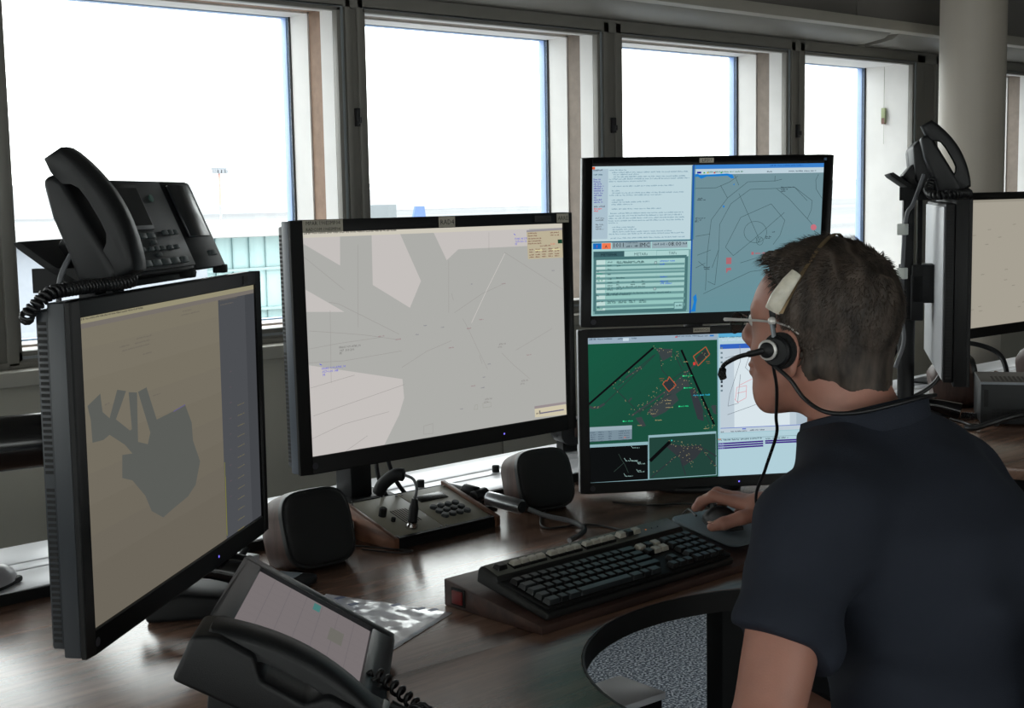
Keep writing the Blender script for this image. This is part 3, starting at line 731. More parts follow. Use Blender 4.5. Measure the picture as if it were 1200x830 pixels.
IMG_TOP = [('p',(190,213,220),1,[(0,.0002),(0,.498),(.4402,.498),(.4402,.0002)]),
('p',(112,143,152),1,[(.4345,0),(.4345,1),(1,1),(1,0)]),
('p',(111,143,152),2.06,[(.4345,.55),(.4345,1),(1,1),(1,.37)]),  # stepped tint painted in for the panel's viewing angle
('p',(110,143,152),2.12,[(.4345,.6),(.4345,1),(1,1),(1,.44)]),
('p',(109,143,152),2.18,[(.4345,.65),(.4345,1),(1,1),(1,.51)]),
('p',(108,143,152),2.24,[(.4345,.7),(.4345,1),(1,1),(1,.58)]),
('p',(107,143,152),2.3,[(.4345,.75),(.4345,1),(1,1),(1,.65)]),
('p',(106,143,152),2.36,[(.4345,.8),(.4345,1),(1,1),(1,.72)]),
('p',(105,143,152),2.42,[(.4345,.85),(.4345,1),(1,1),(1,.79)]),
('p',(104,143,152),2.48,[(.4345,.9),(.4345,1),(1,1),(1,.86)]),
('p',(103,143,152),2.54,[(.4345,.95),(.4345,1),(1,1),(1,.93)]),
('p',(30,86,170),5,[(.4285,0),(.4285,1),(.4355,1),(.4355,0)]),
('p',(60,130,205),4,[(.4345,0),(.4345,.028),(1,.028),(1,0)]),
('p',(188,208,218),4,[(.4345,.028),(.4345,.064),(1,.064),(1,.028)]),
('d',(30,90,170),5,(.763,.0164),.1429,.012),
('d',(50,60,80),5,(.751,.0566),.0206,.012),
('d',(50,60,80),5,(.8466,.0553),.121,.012),
('d',(60,120,90),5,(.4894,.0531),.1578,.012),
('p',(30,30,150),5,[(.4471,.0451),(.4471,.0574),(.465,.0574),(.465,.0451)]),
('p',(60,160,90),6,[(.4746,.0484),(.4746,.0576),(.4817,.0576),(.4817,.0484)]),
('p',(200,190,80),6,[(.4893,.0486),(.4893,.0578),(.4964,.0578),(.4964,.0486)]),
('p',(190,60,60),6,[(.5188,.0488),(.5188,.0581),(.5258,.0581),(.5258,.0488)]),
('p',(60,160,90),6,[(.5483,.0491),(.5483,.0584),(.5554,.0584),(.5554,.0491)]),
('p',(170,192,205),2,[(.0014,.0182),(.0014,.4811),(.0685,.4811),(.0685,.0182)]),
('p',(214,84,40),3,[(0,.0028),(0,.0198),(.0128,.0198),(.0128,.0028)]),
('d',(60,70,90),4,(.0064,.0302),.0399,.014),
('d',(50,90,110),4,(.0068,.0586),.0381,.014),
('d',(90,80,170),4,(.0072,.0901),.0267,.014),
('d',(90,80,170),4,(.0075,.1052),.0333,.014),
('d',(90,80,170),4,(.0077,.1202),.0333,.014),
('d',(90,80,170),4,(.0079,.1352),.04,.014),
('d',(90,80,170),4,(.0081,.1502),.0381,.014),
('d',(90,80,170),4,(.0083,.1653),.0401,.014),
('d',(90,80,170),4,(.0086,.1803),.0381,.014),
('d',(90,80,170),4,(.0088,.1954),.0324,.014),
('d',(90,80,170),4,(.009,.2104),.0153,.014),
('d',(90,80,170),4,(.0092,.2255),.0305,.014),
('d',(90,80,170),4,(.0094,.2406),.0382,.014),
('d',(90,90,110),4,(.0099,.2692),.0458,.014),
('d',(225,70,80),4,(.0101,.2843),.0344,.014),
('d',(225,70,80),4,(.0103,.2994),.0172,.014),
('d',(110,120,130),4,(.0167,.3464),.0344,.014),
('d',(110,120,130),4,(.0169,.36),.0345,.014),
('d',(110,120,130),4,(.0174,.3903),.0325,.014),
('d',(110,120,130),4,(.0176,.404),.0229,.014),
('d',(110,120,130),4,(.0178,.4192),.0325,.014),
('d',(112,146,166),4,(.0711,.0308),.0737,.011),
('d',(112,146,166),4,(.0847,.046),.3215,.011),
('d',(112,146,166),4,(.0907,.0595),.1074,.011),
('d',(112,146,166),4,(.0909,.0746),.3061,.011),
('d',(112,146,166),4,(.072,.0894),.34,.011),
('d',(112,146,166),4,(.0723,.1044),.1555,.011),
('d',(112,146,166),4,(.0861,.1362),.2606,.011),
('d',(112,146,166),4,(.0847,.1663),.0307,.011),
('d',(112,146,166),4,(.0869,.1815),.3026,.011),
('d',(112,146,166),4,(.0737,.1963),.2236,.011),
('d',(112,146,166),4,(.0838,.2282),.0499,.011),
('d',(112,146,166),4,(.084,.2418),.1608,.011),
('d',(112,146,166),4,(.0842,.2569),.0904,.011),
('d',(112,146,166),4,(.0847,.2872),.2095,.011),
('d',(112,146,166),4,(.0794,.3159),.3129,.011),
('d',(112,146,166),4,(.0729,.3324),.31,.011),
('d',(112,146,166),4,(.0713,.349),.3266,.011),
('d',(112,146,166),4,(.0715,.3657),.3219,.011),
('d',(112,146,166),4,(.0718,.3794),.0403,.011),
('d',(112,146,166),4,(.0866,.4086),.0983,.011),
('d',(112,146,166),4,(.0907,.4238),.0993,.011),
('d',(112,146,166),4,(.0909,.4391),.2502,.011),
('d',(112,146,166),4,(.0748,.4539),.3205,.011),
('d',(112,146,166),4,(.082,.4815),.3187,.011),
('p',(80,130,150),4,[(.4247,.0039),(.4247,.498),(.4412,.498),(.4412,.0039)]),
('p',(40,80,110),5,[(0,.498),(0,.505),(.4345,.505),(.4345,.498)]),
('p',(164,206,206),3,[(0,.4947),(0,1),(.4285,1),(.4285,.4947)]),
('p',(20,108,190),5,[(.0074,.5091),(.0074,.5483),(.0439,.5483),(.0439,.5091)]),
('p',(238,120,80),5,[(.0451,.5089),(.0451,.5493),(.0835,.5493),(.0835,.5089)]),
('t',(200,50,60),6,(.0221,.538),.022,'I'),
('t',(40,40,40),6,(.0575,.5418),.024,'A'),
('p',(140,160,168),4,[(.0881,.5029),(.0888,.5487),(.2553,.5501),(.2545,.5041)]),
('t',(25,32,38),6,(.0906,.5381),.036,'1011'),
('d',(90,110,120),6,(.1481,.5151),.0484,.013),
('d',(50,70,80),6,(.1504,.5397),.0194,.016),
('d',(50,70,80),6,(.1852,.539),.0136,.016),
('t',(25,32,38),6,(.2056,.5411),.036,'IMC'),
('p',(150,170,178),4,[(.2594,.5073),(.2602,.5518),(.4138,.5512),(.4129,.5081)]),
('d',(80,100,110),6,(.2667,.532),.0546,.02),
('t',(25,32,38),6,(.3292,.5382),.036,'08.00'),
('d',(50,70,80),6,(.3938,.5322),.0157,.02),
('p',(120,164,164),4,[(.0084,.5633),(.0084,.9944),(.4281,.9944),(.4281,.5633)]),
('p',(58,92,98),5,[(.0103,.5649),(.0103,.6129),(.141,.6129),(.141,.5649)]),
('t',(20,40,45),6,(.0405,.5962),.023,'METEFHK'),
('p',(170,208,206),5,[(.1422,.567),(.1422,.6092),(.2798,.6092),(.2798,.567)]),
('p',(170,208,206),5,[(.281,.5692),(.281,.6101),(.42,.6101),(.42,.5692)]),
('t',(60,90,95),6,(.1833,.5972),.023,'METARs'),
('t',(60,90,95),6,(.3323,.5953),.023,'TAFs'),
('p',(74,116,118),6,[(.0118,.6015),(.0118,.6222),(.4114,.6222),(.4114,.6015)]),
('p',(74,116,118),6,[(.0119,.6107),(.0119,.9701),(.0239,.9701),(.0239,.6107)]),
('p',(74,116,118),6,[(.4023,.6127),(.4023,.9768),(.4168,.9768),(.4168,.6127)]),
('p',(74,116,118),6,[(.017,.9621),(.017,.9876),(.4141,.9876),(.4141,.9621)]),
('p',(148,196,190),5,[(.0187,.6108),(.0187,.9797),(.411,.9797),(.411,.6108)]),
('p',(190,218,214),6,[(.0217,.6216),(.0217,.8452),(.0607,.8452),(.0607,.6216)]),
('p',(190,218,214),6,[(.025,.85),(.025,.8883),(.0613,.8883),(.0613,.85)]),
('p',(190,218,214),6,[(.0257,.8947),(.0257,.9315),(.062,.9315),(.062,.8947)]),
('p',(190,218,214),6,[(.0263,.9363),(.0263,.9655),(.0625,.9655),(.0625,.9363)]),
('p',(160,202,198),6,[(.063,.6228),(.063,.6615),(.2789,.6615),(.2789,.6228)]),
('p',(160,202,198),6,[(.0635,.6565),(.0635,.6939),(.2795,.6939),(.2795,.6565)]),
('p',(160,202,198),6,[(.064,.6887),(.064,.748),(.2805,.748),(.2805,.6887)]),
('p',(160,202,198),6,[(.0649,.7423),(.0649,.7975),(.2814,.7975),(.2814,.7423)]),
('p',(160,202,198),6,[(.0656,.7915),(.0656,.8409),(.2822,.8409),(.2822,.7915)]),
('p',(160,202,198),6,[(.282,.6215),(.282,.8453),(.4042,.8453),(.4042,.6215)]),
('p',(106,150,150),7,[(.0212,.6537),(.0212,.6677),(.4025,.6677),(.4025,.6537)]),
('p',(106,150,150),7,[(.0217,.6858),(.0217,.7003),(.4032,.7003),(.4032,.6858)]),
('p',(106,150,150),7,[(.022,.7057),(.022,.7204),(.4036,.7204),(.4036,.7057)]),
('p',(106,150,150),7,[(.0225,.7394),(.0225,.7545),(.4043,.7545),(.4043,.7394)]),
('p',(106,150,150),7,[(.0229,.7701),(.0229,.7856),(.4049,.7856),(.4049,.7701)]),
('p',(106,150,150),7,[(.0235,.8085),(.0235,.8245),(.4058,.8245),(.4058,.8085)]),
('p',(106,150,150),7,[(.024,.8469),(.024,.8634),(.4066,.8634),(.4066,.8469)]),
('p',(106,150,150),7,[(.0246,.8885),(.0246,.9055),(.4074,.9055),(.4074,.8885)]),
('p',(106,150,150),7,[(.0253,.9316),(.0253,.9493),(.4084,.9493),(.4084,.9316)]),
('d',(40,78,82),8,(.071,.6429),.0174,.013),
('d',(40,78,82),8,(.0714,.6659),.0135,.013),
('d',(40,78,82),8,(.0718,.692),.0135,.013),
('d',(40,78,82),8,(.0723,.7242),.0096,.013),
('d',(40,78,82),8,(.0728,.7564),.0135,.013),
('d',(40,78,82),8,(.0703,.7794),.0202,.013),
('d',(40,78,82),8,(.0706,.8009),.0203,.013),
('d',(40,78,82),8,(.0708,.8163),.0203,.013),
('d',(40,78,82),8,(.071,.8301),.0223,.013),
('d',(40,78,82),8,(.1096,.641),.0164,.013),
('d',(40,78,82),8,(.1357,.6418),.0242,.013),
('d',(40,78,82),8,(.1647,.6411),.0243,.013),
('d',(40,78,82),8,(.1987,.6422),.0272,.013),
('d',(40,78,82),8,(.1097,.6487),.1164,.013),
('d',(40,78,82),8,(.11,.6686),.0155,.013),
('d',(40,78,82),8,(.1094,.75),.0349,.013),
('d',(40,78,82),8,(.1098,.7777),.0097,.013),
('d',(40,78,82),8,(.1758,.7784),.0116,.013),
('d',(40,78,82),8,(.2186,.7768),.0097,.013),
('d',(40,78,82),8,(.1101,.7961),.0097,.013),
('d',(40,78,82),8,(.1703,.7967),.0214,.013),
('d',(40,78,82),8,(.2189,.7953),.0156,.013),
('d',(40,78,82),8,(.1104,.8131),.1264,.013),
('d',(40,78,82),8,(.1106,.827),.0233,.013),
('d',(40,78,82),8,(.0647,.8561),.2798,.013),
('d',(40,78,82),8,(.0648,.8653),.1038,.013),
('d',(40,78,82),8,(.0258,.7043),.0077,.013),
('d',(40,150,120),8,(.026,.7181),.0231,.013),
('d',(40,150,120),8,(.0263,.7411),.0097,.013),
('d',(40,150,120),8,(.0267,.7656),.0212,.013),
('d',(40,78,82),8,(.0234,.8669),.0106,.013),
('d',(40,78,82),8,(.024,.9084),.0318,.013),
('d',(40,78,82),8,(.0265,.9471),.0087,.013),
('d',(40,150,120),8,(.0237,.9578),.031,.013),
('d',(40,78,82),8,(.0723,.9088),.0339,.013),
('d',(40,78,82),8,(.1187,.909),.0321,.013),
('d',(40,78,82),8,(.1644,.9092),.0253,.013),
('d',(40,78,82),8,(.2082,.9094),.0303,.013),
('d',(40,78,82),8,(.0724,.918),.0339,.013),
('d',(40,78,82),8,(.1189,.9183),.0321,.013),
('d',(40,78,82),8,(.1645,.9185),.0254,.013),
('d',(40,78,82),8,(.2084,.9187),.0303,.013),
('d',(50,100,210),8,(.2961,.6435),.0637,.014),
('d',(50,100,210),8,(.2965,.6651),.0176,.014),
('d',(50,100,210),8,(.2982,.7516),.0274,.014),
('d',(50,100,210),8,(.2987,.7811),.0344,.014),
('d',(50,100,210),8,(.299,.7965),.0491,.014),
('p',(90,110,112),8,[(.2716,.6397),(.2716,.6585),(.2827,.6585),(.2827,.6397)]),
('p',(170,200,200),9,[(.2736,.6428),(.2736,.6554),(.2807,.6554),(.2807,.6428)]),
('p',(90,110,112),8,[(.27,.8172),(.27,.8362),(.2812,.8362),(.2812,.8172)]),
('p',(170,200,200),9,[(.2721,.8204),(.2721,.833),(.2791,.833),(.2791,.8204)]),
('p',(88,130,132),7,[(.3604,.9215),(.3604,.973),(.4009,.973),(.4009,.9215)]),
('p',(150,196,194),8,[(.3635,.9263),(.3635,.9682),(.3979,.9682),(.3979,.9263)]),
('d',(40,78,82),9,(.3699,.9515),.0207,.016),
('l',(60,84,88),4,.0028,[(.4407,.1561),(.531,.1543),(.5893,.1168),(.623,.079)]),
('l',(60,84,88),4,.0028,[(.4973,.8487),(.5013,.5845),(.5142,.3688),(.582,.224),(.6686,.1178),(.7881,.1147),(.8179,.1042)]),
('l',(60,84,88),4,.0028,[(.5059,.7866),(.5382,.8111)]),
('l',(60,84,88),4,.0028,[(.5382,.8111),(.5506,.5704),(.5515,.4004),(.5978,.2627),(.6798,.1686),(.7945,.1656),(.8517,.236),(.9579,.4091),(.9923,.5352)]),
('l',(60,84,88),4,.0028,[(.7945,.1656),(.8747,.159),(.9553,.2532),(.9531,.3154),(.9367,.3774)]),
('l',(60,84,88),4,.0028,[(.58,.5557),(.6428,.356),(.7743,.2688),(.8378,.3832),(.8184,.484),(.7898,.5456)]),
('l',(60,84,88),4,.0028,[(.58,.5557),(.6153,.6157),(.6986,.5122),(.8342,.3287)]),
('l',(60,84,88),4,.0028,[(.6475,.6664),(.7615,.6151)]),
('l',(60,84,88),4,.0028,[(.4879,.8717),(.6941,.7272),(.7441,.7194)]),
('l',(60,84,88),4,.0028,[(.4477,.4781),(.5105,.4642)]),
('l',(60,84,88),4,.0028,[(.4574,.6065),(.5159,.5725)]),
('l',(60,84,88),4,.0028,[(.7872,.0808),(.7863,.1193)]),
('l',(60,84,88),4,.0028,[(.9783,.0752),(.9673,.1137),(.9712,.1758),(.9985,.2384)]),
('l',(60,84,88),4,.0028,[(.6308,.194),(.7287,.5129)]),
('l',(60,84,88),4,.0028,[(.5504,.1393),(.582,.224)]),
('l',(60,84,88),4,.0028,[(.61,.0712),(.6295,.1403)]),
('l',(60,84,88),4,.0028,[(.4523,.6916),(.4932,.6618)]),
('l',(60,84,88),4,.0028,[(.7132,.497),(.7241,.5284),(.7362,.4944)]),
('l',(60,84,88),4,.0028,[(.933,.2528),(.8747,.159)]),
('l',(60,84,88),4,.0028,[(.4632,.6485),(.504,.7009)]),
('l',(60,84,88),4,.0028,[(.5236,.6938),(.5506,.5704)]),
('l',(60,84,88),4,.0026,[(.7594,.4592),(.7582,.4781),(.7536,.4956),(.746,.5106),(.7359,.522),(.724,.529),(.7111,.5311),(.6981,.5283),(.6858,.5207),(.6752,.5088),(.6668,.4935),(.6614,.4758),(.6592,.4569),(.6605,.4381),(.665,.4206),(.6725,.4057),(.6826,.3944),(.6944,.3873),(.7073,.3851),(.7203,.3879),(.7326,.3954),(.7433,.4072),(.7517,.4225),(.7571,.4402),(.7594,.4592)]),
('l',(60,84,88),4,.0026,[(.7449,.5195),(.744,.5302),(.741,.5393),(.7363,.5452),(.7306,.5472),(.7248,.5449),(.7197,.5387),(.7162,.5295),(.7148,.5188),(.7157,.5081),(.7187,.4991),(.7234,.4931),(.7291,.4911),(.7349,.4934),(.74,.4996),(.7435,.5088),(.7449,.5195)]),
('d',(36,50,60),6,(.8145,.1628),.0573,.011),
('d',(36,50,60),6,(.8149,.1767),.0301,.011),
('d',(36,50,60),6,(.8152,.189),.0201,.011),
('d',(36,50,60),6,(.454,.2266),.0196,.011),
('d',(36,50,60),6,(.4503,.2372),.0354,.011),
('d',(36,50,60),6,(.4451,.3597),.0433,.011),
('d',(36,50,60),6,(.4454,.372),.0265,.011),
('d',(36,50,60),6,(.4436,.3827),.0158,.011),
('d',(36,50,60),6,(.487,.6942),.0267,.011),
('d',(36,50,60),6,(.4892,.7067),.0228,.011),
('d',(36,50,60),6,(.7533,.4948),.0251,.011),
('d',(36,50,60),6,(.7556,.5058),.0181,.011),
('d',(36,50,60),6,(.7826,.4644),.0151,.011),
('p',(28,124,205),5,[(.4387,.0617),(.4503,.0588),(.4623,.0681),(.4897,.0653),(.5781,.0601),(.6,.0665),(.6085,.091),(.5967,.094),(.5785,.0754),(.5293,.0779),(.4899,.0775),(.4658,.0924),(.4507,.0771),(.4391,.08)]),
('p',(28,124,205),5,[(.4562,.8706),(.4437,.8904),(.4474,.9249),(.4405,.9715),(.434,.9915),(.4558,.9924),(.4577,.9409),(.461,.9098)]),
('p',(28,124,205),5,[(.5615,.2774),(.5673,.2714),(.5715,.2807),(.5658,.2898)]),
('p',(28,124,205),5,[(.6036,.1338),(.6113,.1278),(.6097,.1401)]),
('p',(196,112,124),5,[(.98,.4346),(.9793,.4424),(.9766,.4489),(.9724,.4532),(.9674,.4547),(.9623,.453),(.9579,.4485),(.9548,.4418),(.9536,.434),(.9544,.4263),(.957,.4197),(.9612,.4154),(.9662,.414),(.9713,.4156),(.9757,.4201),(.9788,.4268)]),
('p',(172,104,112),5,[(.5847,.6272),(.5847,.6715),(.6077,.6715),(.6077,.6272)]),
('p',(172,104,112),5,[(.5854,.6988),(.5863,.7363),(.5957,.7147),(.6077,.7151),(.6073,.6964)]),
('p',(172,104,112),5,[(.6947,.593),(.6947,.612),(.7052,.612),(.7052,.593)]),
('d',(172,104,112),5,(.7111,.609),.0453,.016)]
def img_top(q, w, h): draw(q, w, h, IMG_TOP)
IMG_BOTTOM = [('p',(27,79,61),1.06,[(0,0),(0,.69),(.64,0)]),  # corner strips paint the viewing-angle change of the green
('p',(27,80,62),1.12,[(0,0),(0,.63),(.58,0)]),
('p',(26,81,62),1.18,[(0,0),(0,.57),(.52,0)]),
('p',(26,82,63),1.24,[(0,0),(0,.51),(.46,0)]),
('p',(26,83,63),1.3,[(0,0),(0,.45),(.4,0)]),
('p',(25,84,64),1.36,[(0,0),(0,.39),(.34,0)]),
('p',(25,85,64),1.42,[(0,0),(0,.33),(.28,0)]),
('p',(25,86,65),1.48,[(0,0),(0,.27),(.22,0)]),
('p',(24,87,65),1.54,[(0,0),(0,.21),(.16,0)]),
('p',(28,77,61),.35,[(1,1),(1,.46),(.36,1)]),
('p',(29,76,60),.4,[(1,1),(1,.52),(.42,1)]),
('p',(30,75,60),.45,[(1,1),(1,.58),(.48,1)]),
('p',(31,74,59),.5,[(1,1),(1,.64),(.54,1)]),
('p',(32,73,59),.55,[(1,1),(1,.7),(.6,1)]),
('p',(33,72,58),.6,[(1,1),(1,.76),(.66,1)]),
('p',(34,71,58),.65,[(1,1),(1,.82),(.72,1)]),
('p',(35,70,57),.7,[(1,1),(1,.88),(.78,1)]),
('p',(36,69,57),.75,[(1,1),(1,.94),(.84,1)]),
('p',(150,170,186),3,[(0,0),(0,.042),(.5723,.042),(.5723,0)]),
('d',(60,80,100),4,(.0054,.0148),.1002,.014),
('d',(60,80,100),4,(.1317,.0169),.0261,.014),
('p',(196,214,226),4,[(.1542,.0084),(.1542,.0286),(.1801,.0286),(.1801,.0084)]),
('d',(60,80,100),5,(.1933,.0166),.0206,.012),
('d',(60,80,100),4,(.3866,.0135),.1002,.012),
('d',(60,80,100),4,(.4868,.0165),.0452,.012),
('p',(40,120,200),5,[(.5391,.0074),(.5391,.0178),(.5572,.0178),(.5572,.0074)]),
('p',(190,60,60),5,[(.3846,.0102),(.3846,.017),(.3946,.017),(.3946,.0102)]),
('l',(14,12,16),5,.014,[(0,.4558),(.2878,.0821)]),
('l',(14,12,16),5,.014,[(.4116,.1037),(.5558,.6309)]),
('l',(58,66,68),3,.016,[(.0037,.4713),(.0211,.4823),(.0475,.4759),(.0698,.4554)]),
('l',(40,62,58),3,.006,[(.0698,.4554),(.2354,.2188),(.298,.1267)]),
('l',(40,62,58),3,.006,[(.1284,.3354),(.2891,.133)]),
('l',(40,62,58),3,.006,[(.1124,.348),(.228,.5364)]),
('l',(58,66,68),3,.012,[(.188,.5473),(.3493,.3785),(.4931,.1807)]),
('l',(40,62,58),3,.008,[(.2237,.5221),(.3669,.4075)]),
('l',(40,62,58),3,.006,[(.3156,.1415),(.3255,.2386),(.3544,.2958)]),
('l',(58,66,68),3,.01,[(.3071,.0929),(.369,.101)]),
('l',(40,62,58),3,.006,[(.3778,.1181),(.4143,.2445)]),
('l',(40,62,58),3,.006,[(.3911,.1121),(.4216,.2174)]),
('l',(58,66,68),3,.01,[(.1766,.4466),(.1893,.4225)]),
('l',(58,66,68),3,.012,[(.5455,.504),(.5651,.5614)]),
('l',(58,66,68),3,.012,[(.1642,.2828),(.2354,.2119)]),
('l',(40,62,58),3,.006,[(.3139,.3622),(.4214,.2519)]),
('l',(40,62,58),3,.006,[(.4214,.245),(.536,.6294)]),
('p',(58,66,68),3,[(.2984,.0855),(.3735,.1013),(.3687,.145),(.3286,.1768),(.3157,.1347)]),
('p',(58,66,68),3,[(.2592,.5248),(.2728,.498),(.3267,.4324),(.3403,.3917),(.3848,.4088),(.3979,.4514),(.3393,.5307),(.3124,.5496),(.2856,.5685)]),
('p',(58,66,68),3,[(.3402,.4125),(.4122,.2997),(.4389,.3154),(.4476,.3576),(.4207,.3696),(.3848,.4088)]),
('p',(52,56,62),4,[(.4474,.3854),(.4698,.3731),(.505,.515),(.5091,.6063),(.4822,.5902),(.4647,.4981)]),
('p',(58,66,68),3,[(.2056,.5625),(.2323,.5575),(.2513,.6217),(.2317,.6272)]),
('p',(58,66,68),3,[(.5455,.497),(.5653,.4984),(.5651,.5614),(.5525,.5535)]),
('p',(44,52,56),4,[(.3274,.3354),(.3562,.2862),(.3869,.3465),(.3546,.39)]),
('l',(176,84,54),6,.006,[(.3274,.3354),(.3409,.3115),(.3462,.3173),(.3562,.2862),(.3869,.3465),(.3546,.39),(.3274,.3354)]),
('l',(176,84,54),6,.006,[(.4647,.1512),(.5203,.0886),(.5379,.1422),(.4858,.2189),(.4647,.1512)]),
('p',(46,52,54),4,[(.4771,.1658),(.5184,.1051),(.5308,.139),(.4895,.1998)]),
('p',(214,60,56),6,[(.4636,.1926),(.4636,.2126),(.4742,.2126),(.4742,.1926)]),
('d',(150,90,60),6,(.3126,.2998),.0213,.008),
('d',(150,90,60),6,(.316,.3139),.0142,.008),
('d',(150,90,60),6,(.5216,.1936),.0161,.008),
('d',(150,90,60),6,(.5252,.2063),.0125,.008),
('o',(140,132,98),6,.0036,[(.3153,.0869),(.3687,.0979),(.2898,.0709),(.3243,.0906),(.3984,.1299),(.3047,.0984),(.3596,.1134),(.2952,.0845),(.3132,.1061),(.352,.1173),(.3906,.1154),(.3926,.1376),(.3964,.1152),(.3212,.0884),(.365,.1133),(.332,.1021),(.0284,.4733),(.0399,.4816),(.0236,.4765),(.0418,.475),(.0256,.4764),(.1779,.2454),(.2278,.211),(.2088,.2191),(.153,.3089),(.1189,.3136),(.1967,.2537),(.2331,.224),(.1404,.2969),(.1084,.3266),(.1798,.2398),(.2149,.237),(.22,.2169),(.2861,.4154),(.2922,.4233),(.2769,.4242),(.2243,.5005),(.2835,.3858),(.2655,.4114),(.3031,.366),(.2996,.3938),(.258,.4623),(.1781,.5359),(.3532,.3027),(.2889,.3859),(.2401,.4639),(.2381,.4756),(.1951,.5389),(.2348,.4745),(.2211,.4729),(.3008,.3584),(.2588,.4521),(.3312,.322),(.3172,.3779),(.2165,.4807),(.304,.516),(.2785,.5138),(.3774,.3666),(.2704,.5265),(.296,.4637),(.3228,.4628),(.2613,.5297),(.4243,.3136),(.433,.2804),(.3955,.3635),(.3336,.3956),(.276,.4862),(.3203,.4345),(.4144,.3419),(.4229,.3194),(.2728,.5125),(.3153,.4654),(.3465,.4439),(.3028,.4778),(.3496,.4085),(.2925,.5119),(.3001,.5269),(.405,.301),(.378,.3489),(.2924,.4714),(.3263,.4518),(.2391,.5097),(.2591,.5401),(.3785,.322),(.3019,.4476),(.5091,.4925),(.4424,.2947),(.5002,.4557),(.424,.2585),(.5084,.476),(.5305,.5594),(.4704,.3922),(.4818,.4029),(.4546,.3394),(.4291,.2575),(.5489,.5905),(.5477,.5934),(.4732,.4337),(.5186,.5163),(.5155,.5093),(.4374,.2545),(.4473,.2729),(.4235,.2829),(.4331,.3171),(.446,.2882),(.5435,.5804),(.5154,.5705),(.4944,.4267),(.5315,.5238),(.4657,.3773),(.4454,.3203),(.5092,.4813),(.4673,.3762),(.4662,.4024),(.5481,.6431),(.3295,.1963),(.3847,.1541),(.3907,.1437),(.3234,.2066),(.3647,.1726),(.3222,.1726),(.3695,.1495),(.3976,.1465),(.3857,.1663),(.3683,.1489),(.1128,.3503),(.1271,.377),(.1873,.5008),(.1615,.4371),(.2009,.5054),(.1629,.444),(.5321,.6535),(.5282,.6369),(.547,.6546),(.5476,.6373),(.5172,.6466),(.5573,.6395),(.5214,.1596),(.5134,.1442),(.52,.1563),(.5166,.1343),(.5044,.1306)]),
('d',(176,160,116),6,(.214,.6188),.0195,.009),
('d',(176,160,116),6,(.2925,.5885),.0303,.009),
('d',(176,160,116),6,(.2724,.5424),.0223,.009),
('d',(176,160,116),6,(.4218,.1898),.0178,.009),
('d',(176,160,116),6,(.3354,.4539),.0312,.009),
('d',(176,160,116),6,(.3397,.475),.0223,.009),
('d',(176,160,116),6,(.3395,.5029),.0312,.009),
('d',(176,160,116),6,(.5088,.6624),.0199,.009),
('d',(40,205,130),7,(.154,.5864),.0389,.012),
('o',(60,230,150),7,.006,[(.1514,.5821)]),
('d',(40,205,130),7,(.4212,.2893),.0374,.012),
('o',(60,230,150),7,.006,[(.4185,.2849)]),
('d',(40,205,130),7,(.426,.3728),.0358,.012),
('o',(60,230,150),7,.006,[(.4234,.3684)]),
('d',(40,205,130),7,(.402,.5005),.0376,.012),
('o',(60,230,150),7,.006,[(.3994,.4961)]),
('d',(50,170,200),7,(.4615,.4281),.0789,.014),
('p',(120,140,152),5,[(.0036,.6139),(.0023,.7139),(.1882,.709),(.1892,.6128)]),
('p',(150,170,180),6,[(.0036,.6139),(.0032,.6416),(.1889,.6406),(.1892,.6128)]),
('d',(66,84,100),7,(.0057,.6557),.0237,.01),
('d',(66,84,100),7,(.0409,.6551),.0221,.01),
('d',(66,84,100),7,(.0851,.6544),.0132,.01),
('d',(66,84,100),7,(.1293,.6536),.0488,.01),
('d',(66,84,100),7,(.0055,.671),.0237,.01),
('d',(66,84,100),7,(.0407,.6704),.0221,.01),
('d',(66,84,100),7,(.0849,.6697),.0133,.01),
('d',(66,84,100),7,(.1292,.6689),.0487,.01),
('d',(66,84,100),7,(.0053,.6863),.0238,.01),
('d',(66,84,100),7,(.0406,.6857),.022,.01),
('d',(66,84,100),7,(.0847,.685),.0133,.01),
('d',(66,84,100),7,(.129,.6842),.0488,.01),
('d',(66,84,100),7,(.0051,.7016),.0238,.01),
('d',(66,84,100),7,(.0404,.701),.022,.01),
('d',(66,84,100),7,(.0846,.7003),.0132,.01),
('d',(66,84,100),7,(.1288,.6996),.0488,.01),
('d',(66,84,100),7,(.0049,.7169),.0238,.01),
('d',(66,84,100),7,(.0402,.7163),.022,.01),
('d',(66,84,100),7,(.0844,.7156),.0132,.01),
('d',(66,84,100),7,(.1287,.7149),.0487,.01),
('d',(200,100,80),8,(.1528,.6992),.0142,.012),
('p',(142,178,186),5,[(0,.7347),(0,1),(.2597,1),(.2602,.7317)]),
('p',(14,16,17),6,[(.0032,.7547),(.0019,.999),(.2571,.9949),(.2581,.7536)]),
('l',(50,66,60),7,.003,[(.1287,.8076),(.1415,.8504),(.1526,.8752),(.1709,.9426)]),
('l',(50,66,60),7,.003,[(.1066,.9312),(.1508,.8721)]),
('l',(150,180,176),7,.003,[(.1841,.7555),(.1934,.7741)]),
('l',(150,180,176),7,.003,[(.153,.8394),(.1622,.8611)]),
('l',(150,180,176),7,.003,[(.1776,.8414),(.185,.8612),(.2096,.865)]),
('l',(150,180,176),7,.003,[(.2072,.9217),(.2146,.9403)]),
('l',(150,180,176),7,.003,[(.1511,.9469),(.1592,.9686)]),
('l',(150,180,176),7,.003,[(.2096,.865),(.2151,.8834)]),
('d',(140,170,166),8,(.1953,.7742),.0265,.01),
('d',(140,170,166),8,(.1622,.8629),.0171,.01),
('d',(140,170,166),8,(.1831,.8634),.0303,.01),
('d',(140,170,166),8,(.2152,.8774),.0114,.01),
('d',(140,170,166),8,(.2151,.8876),.0285,.01),
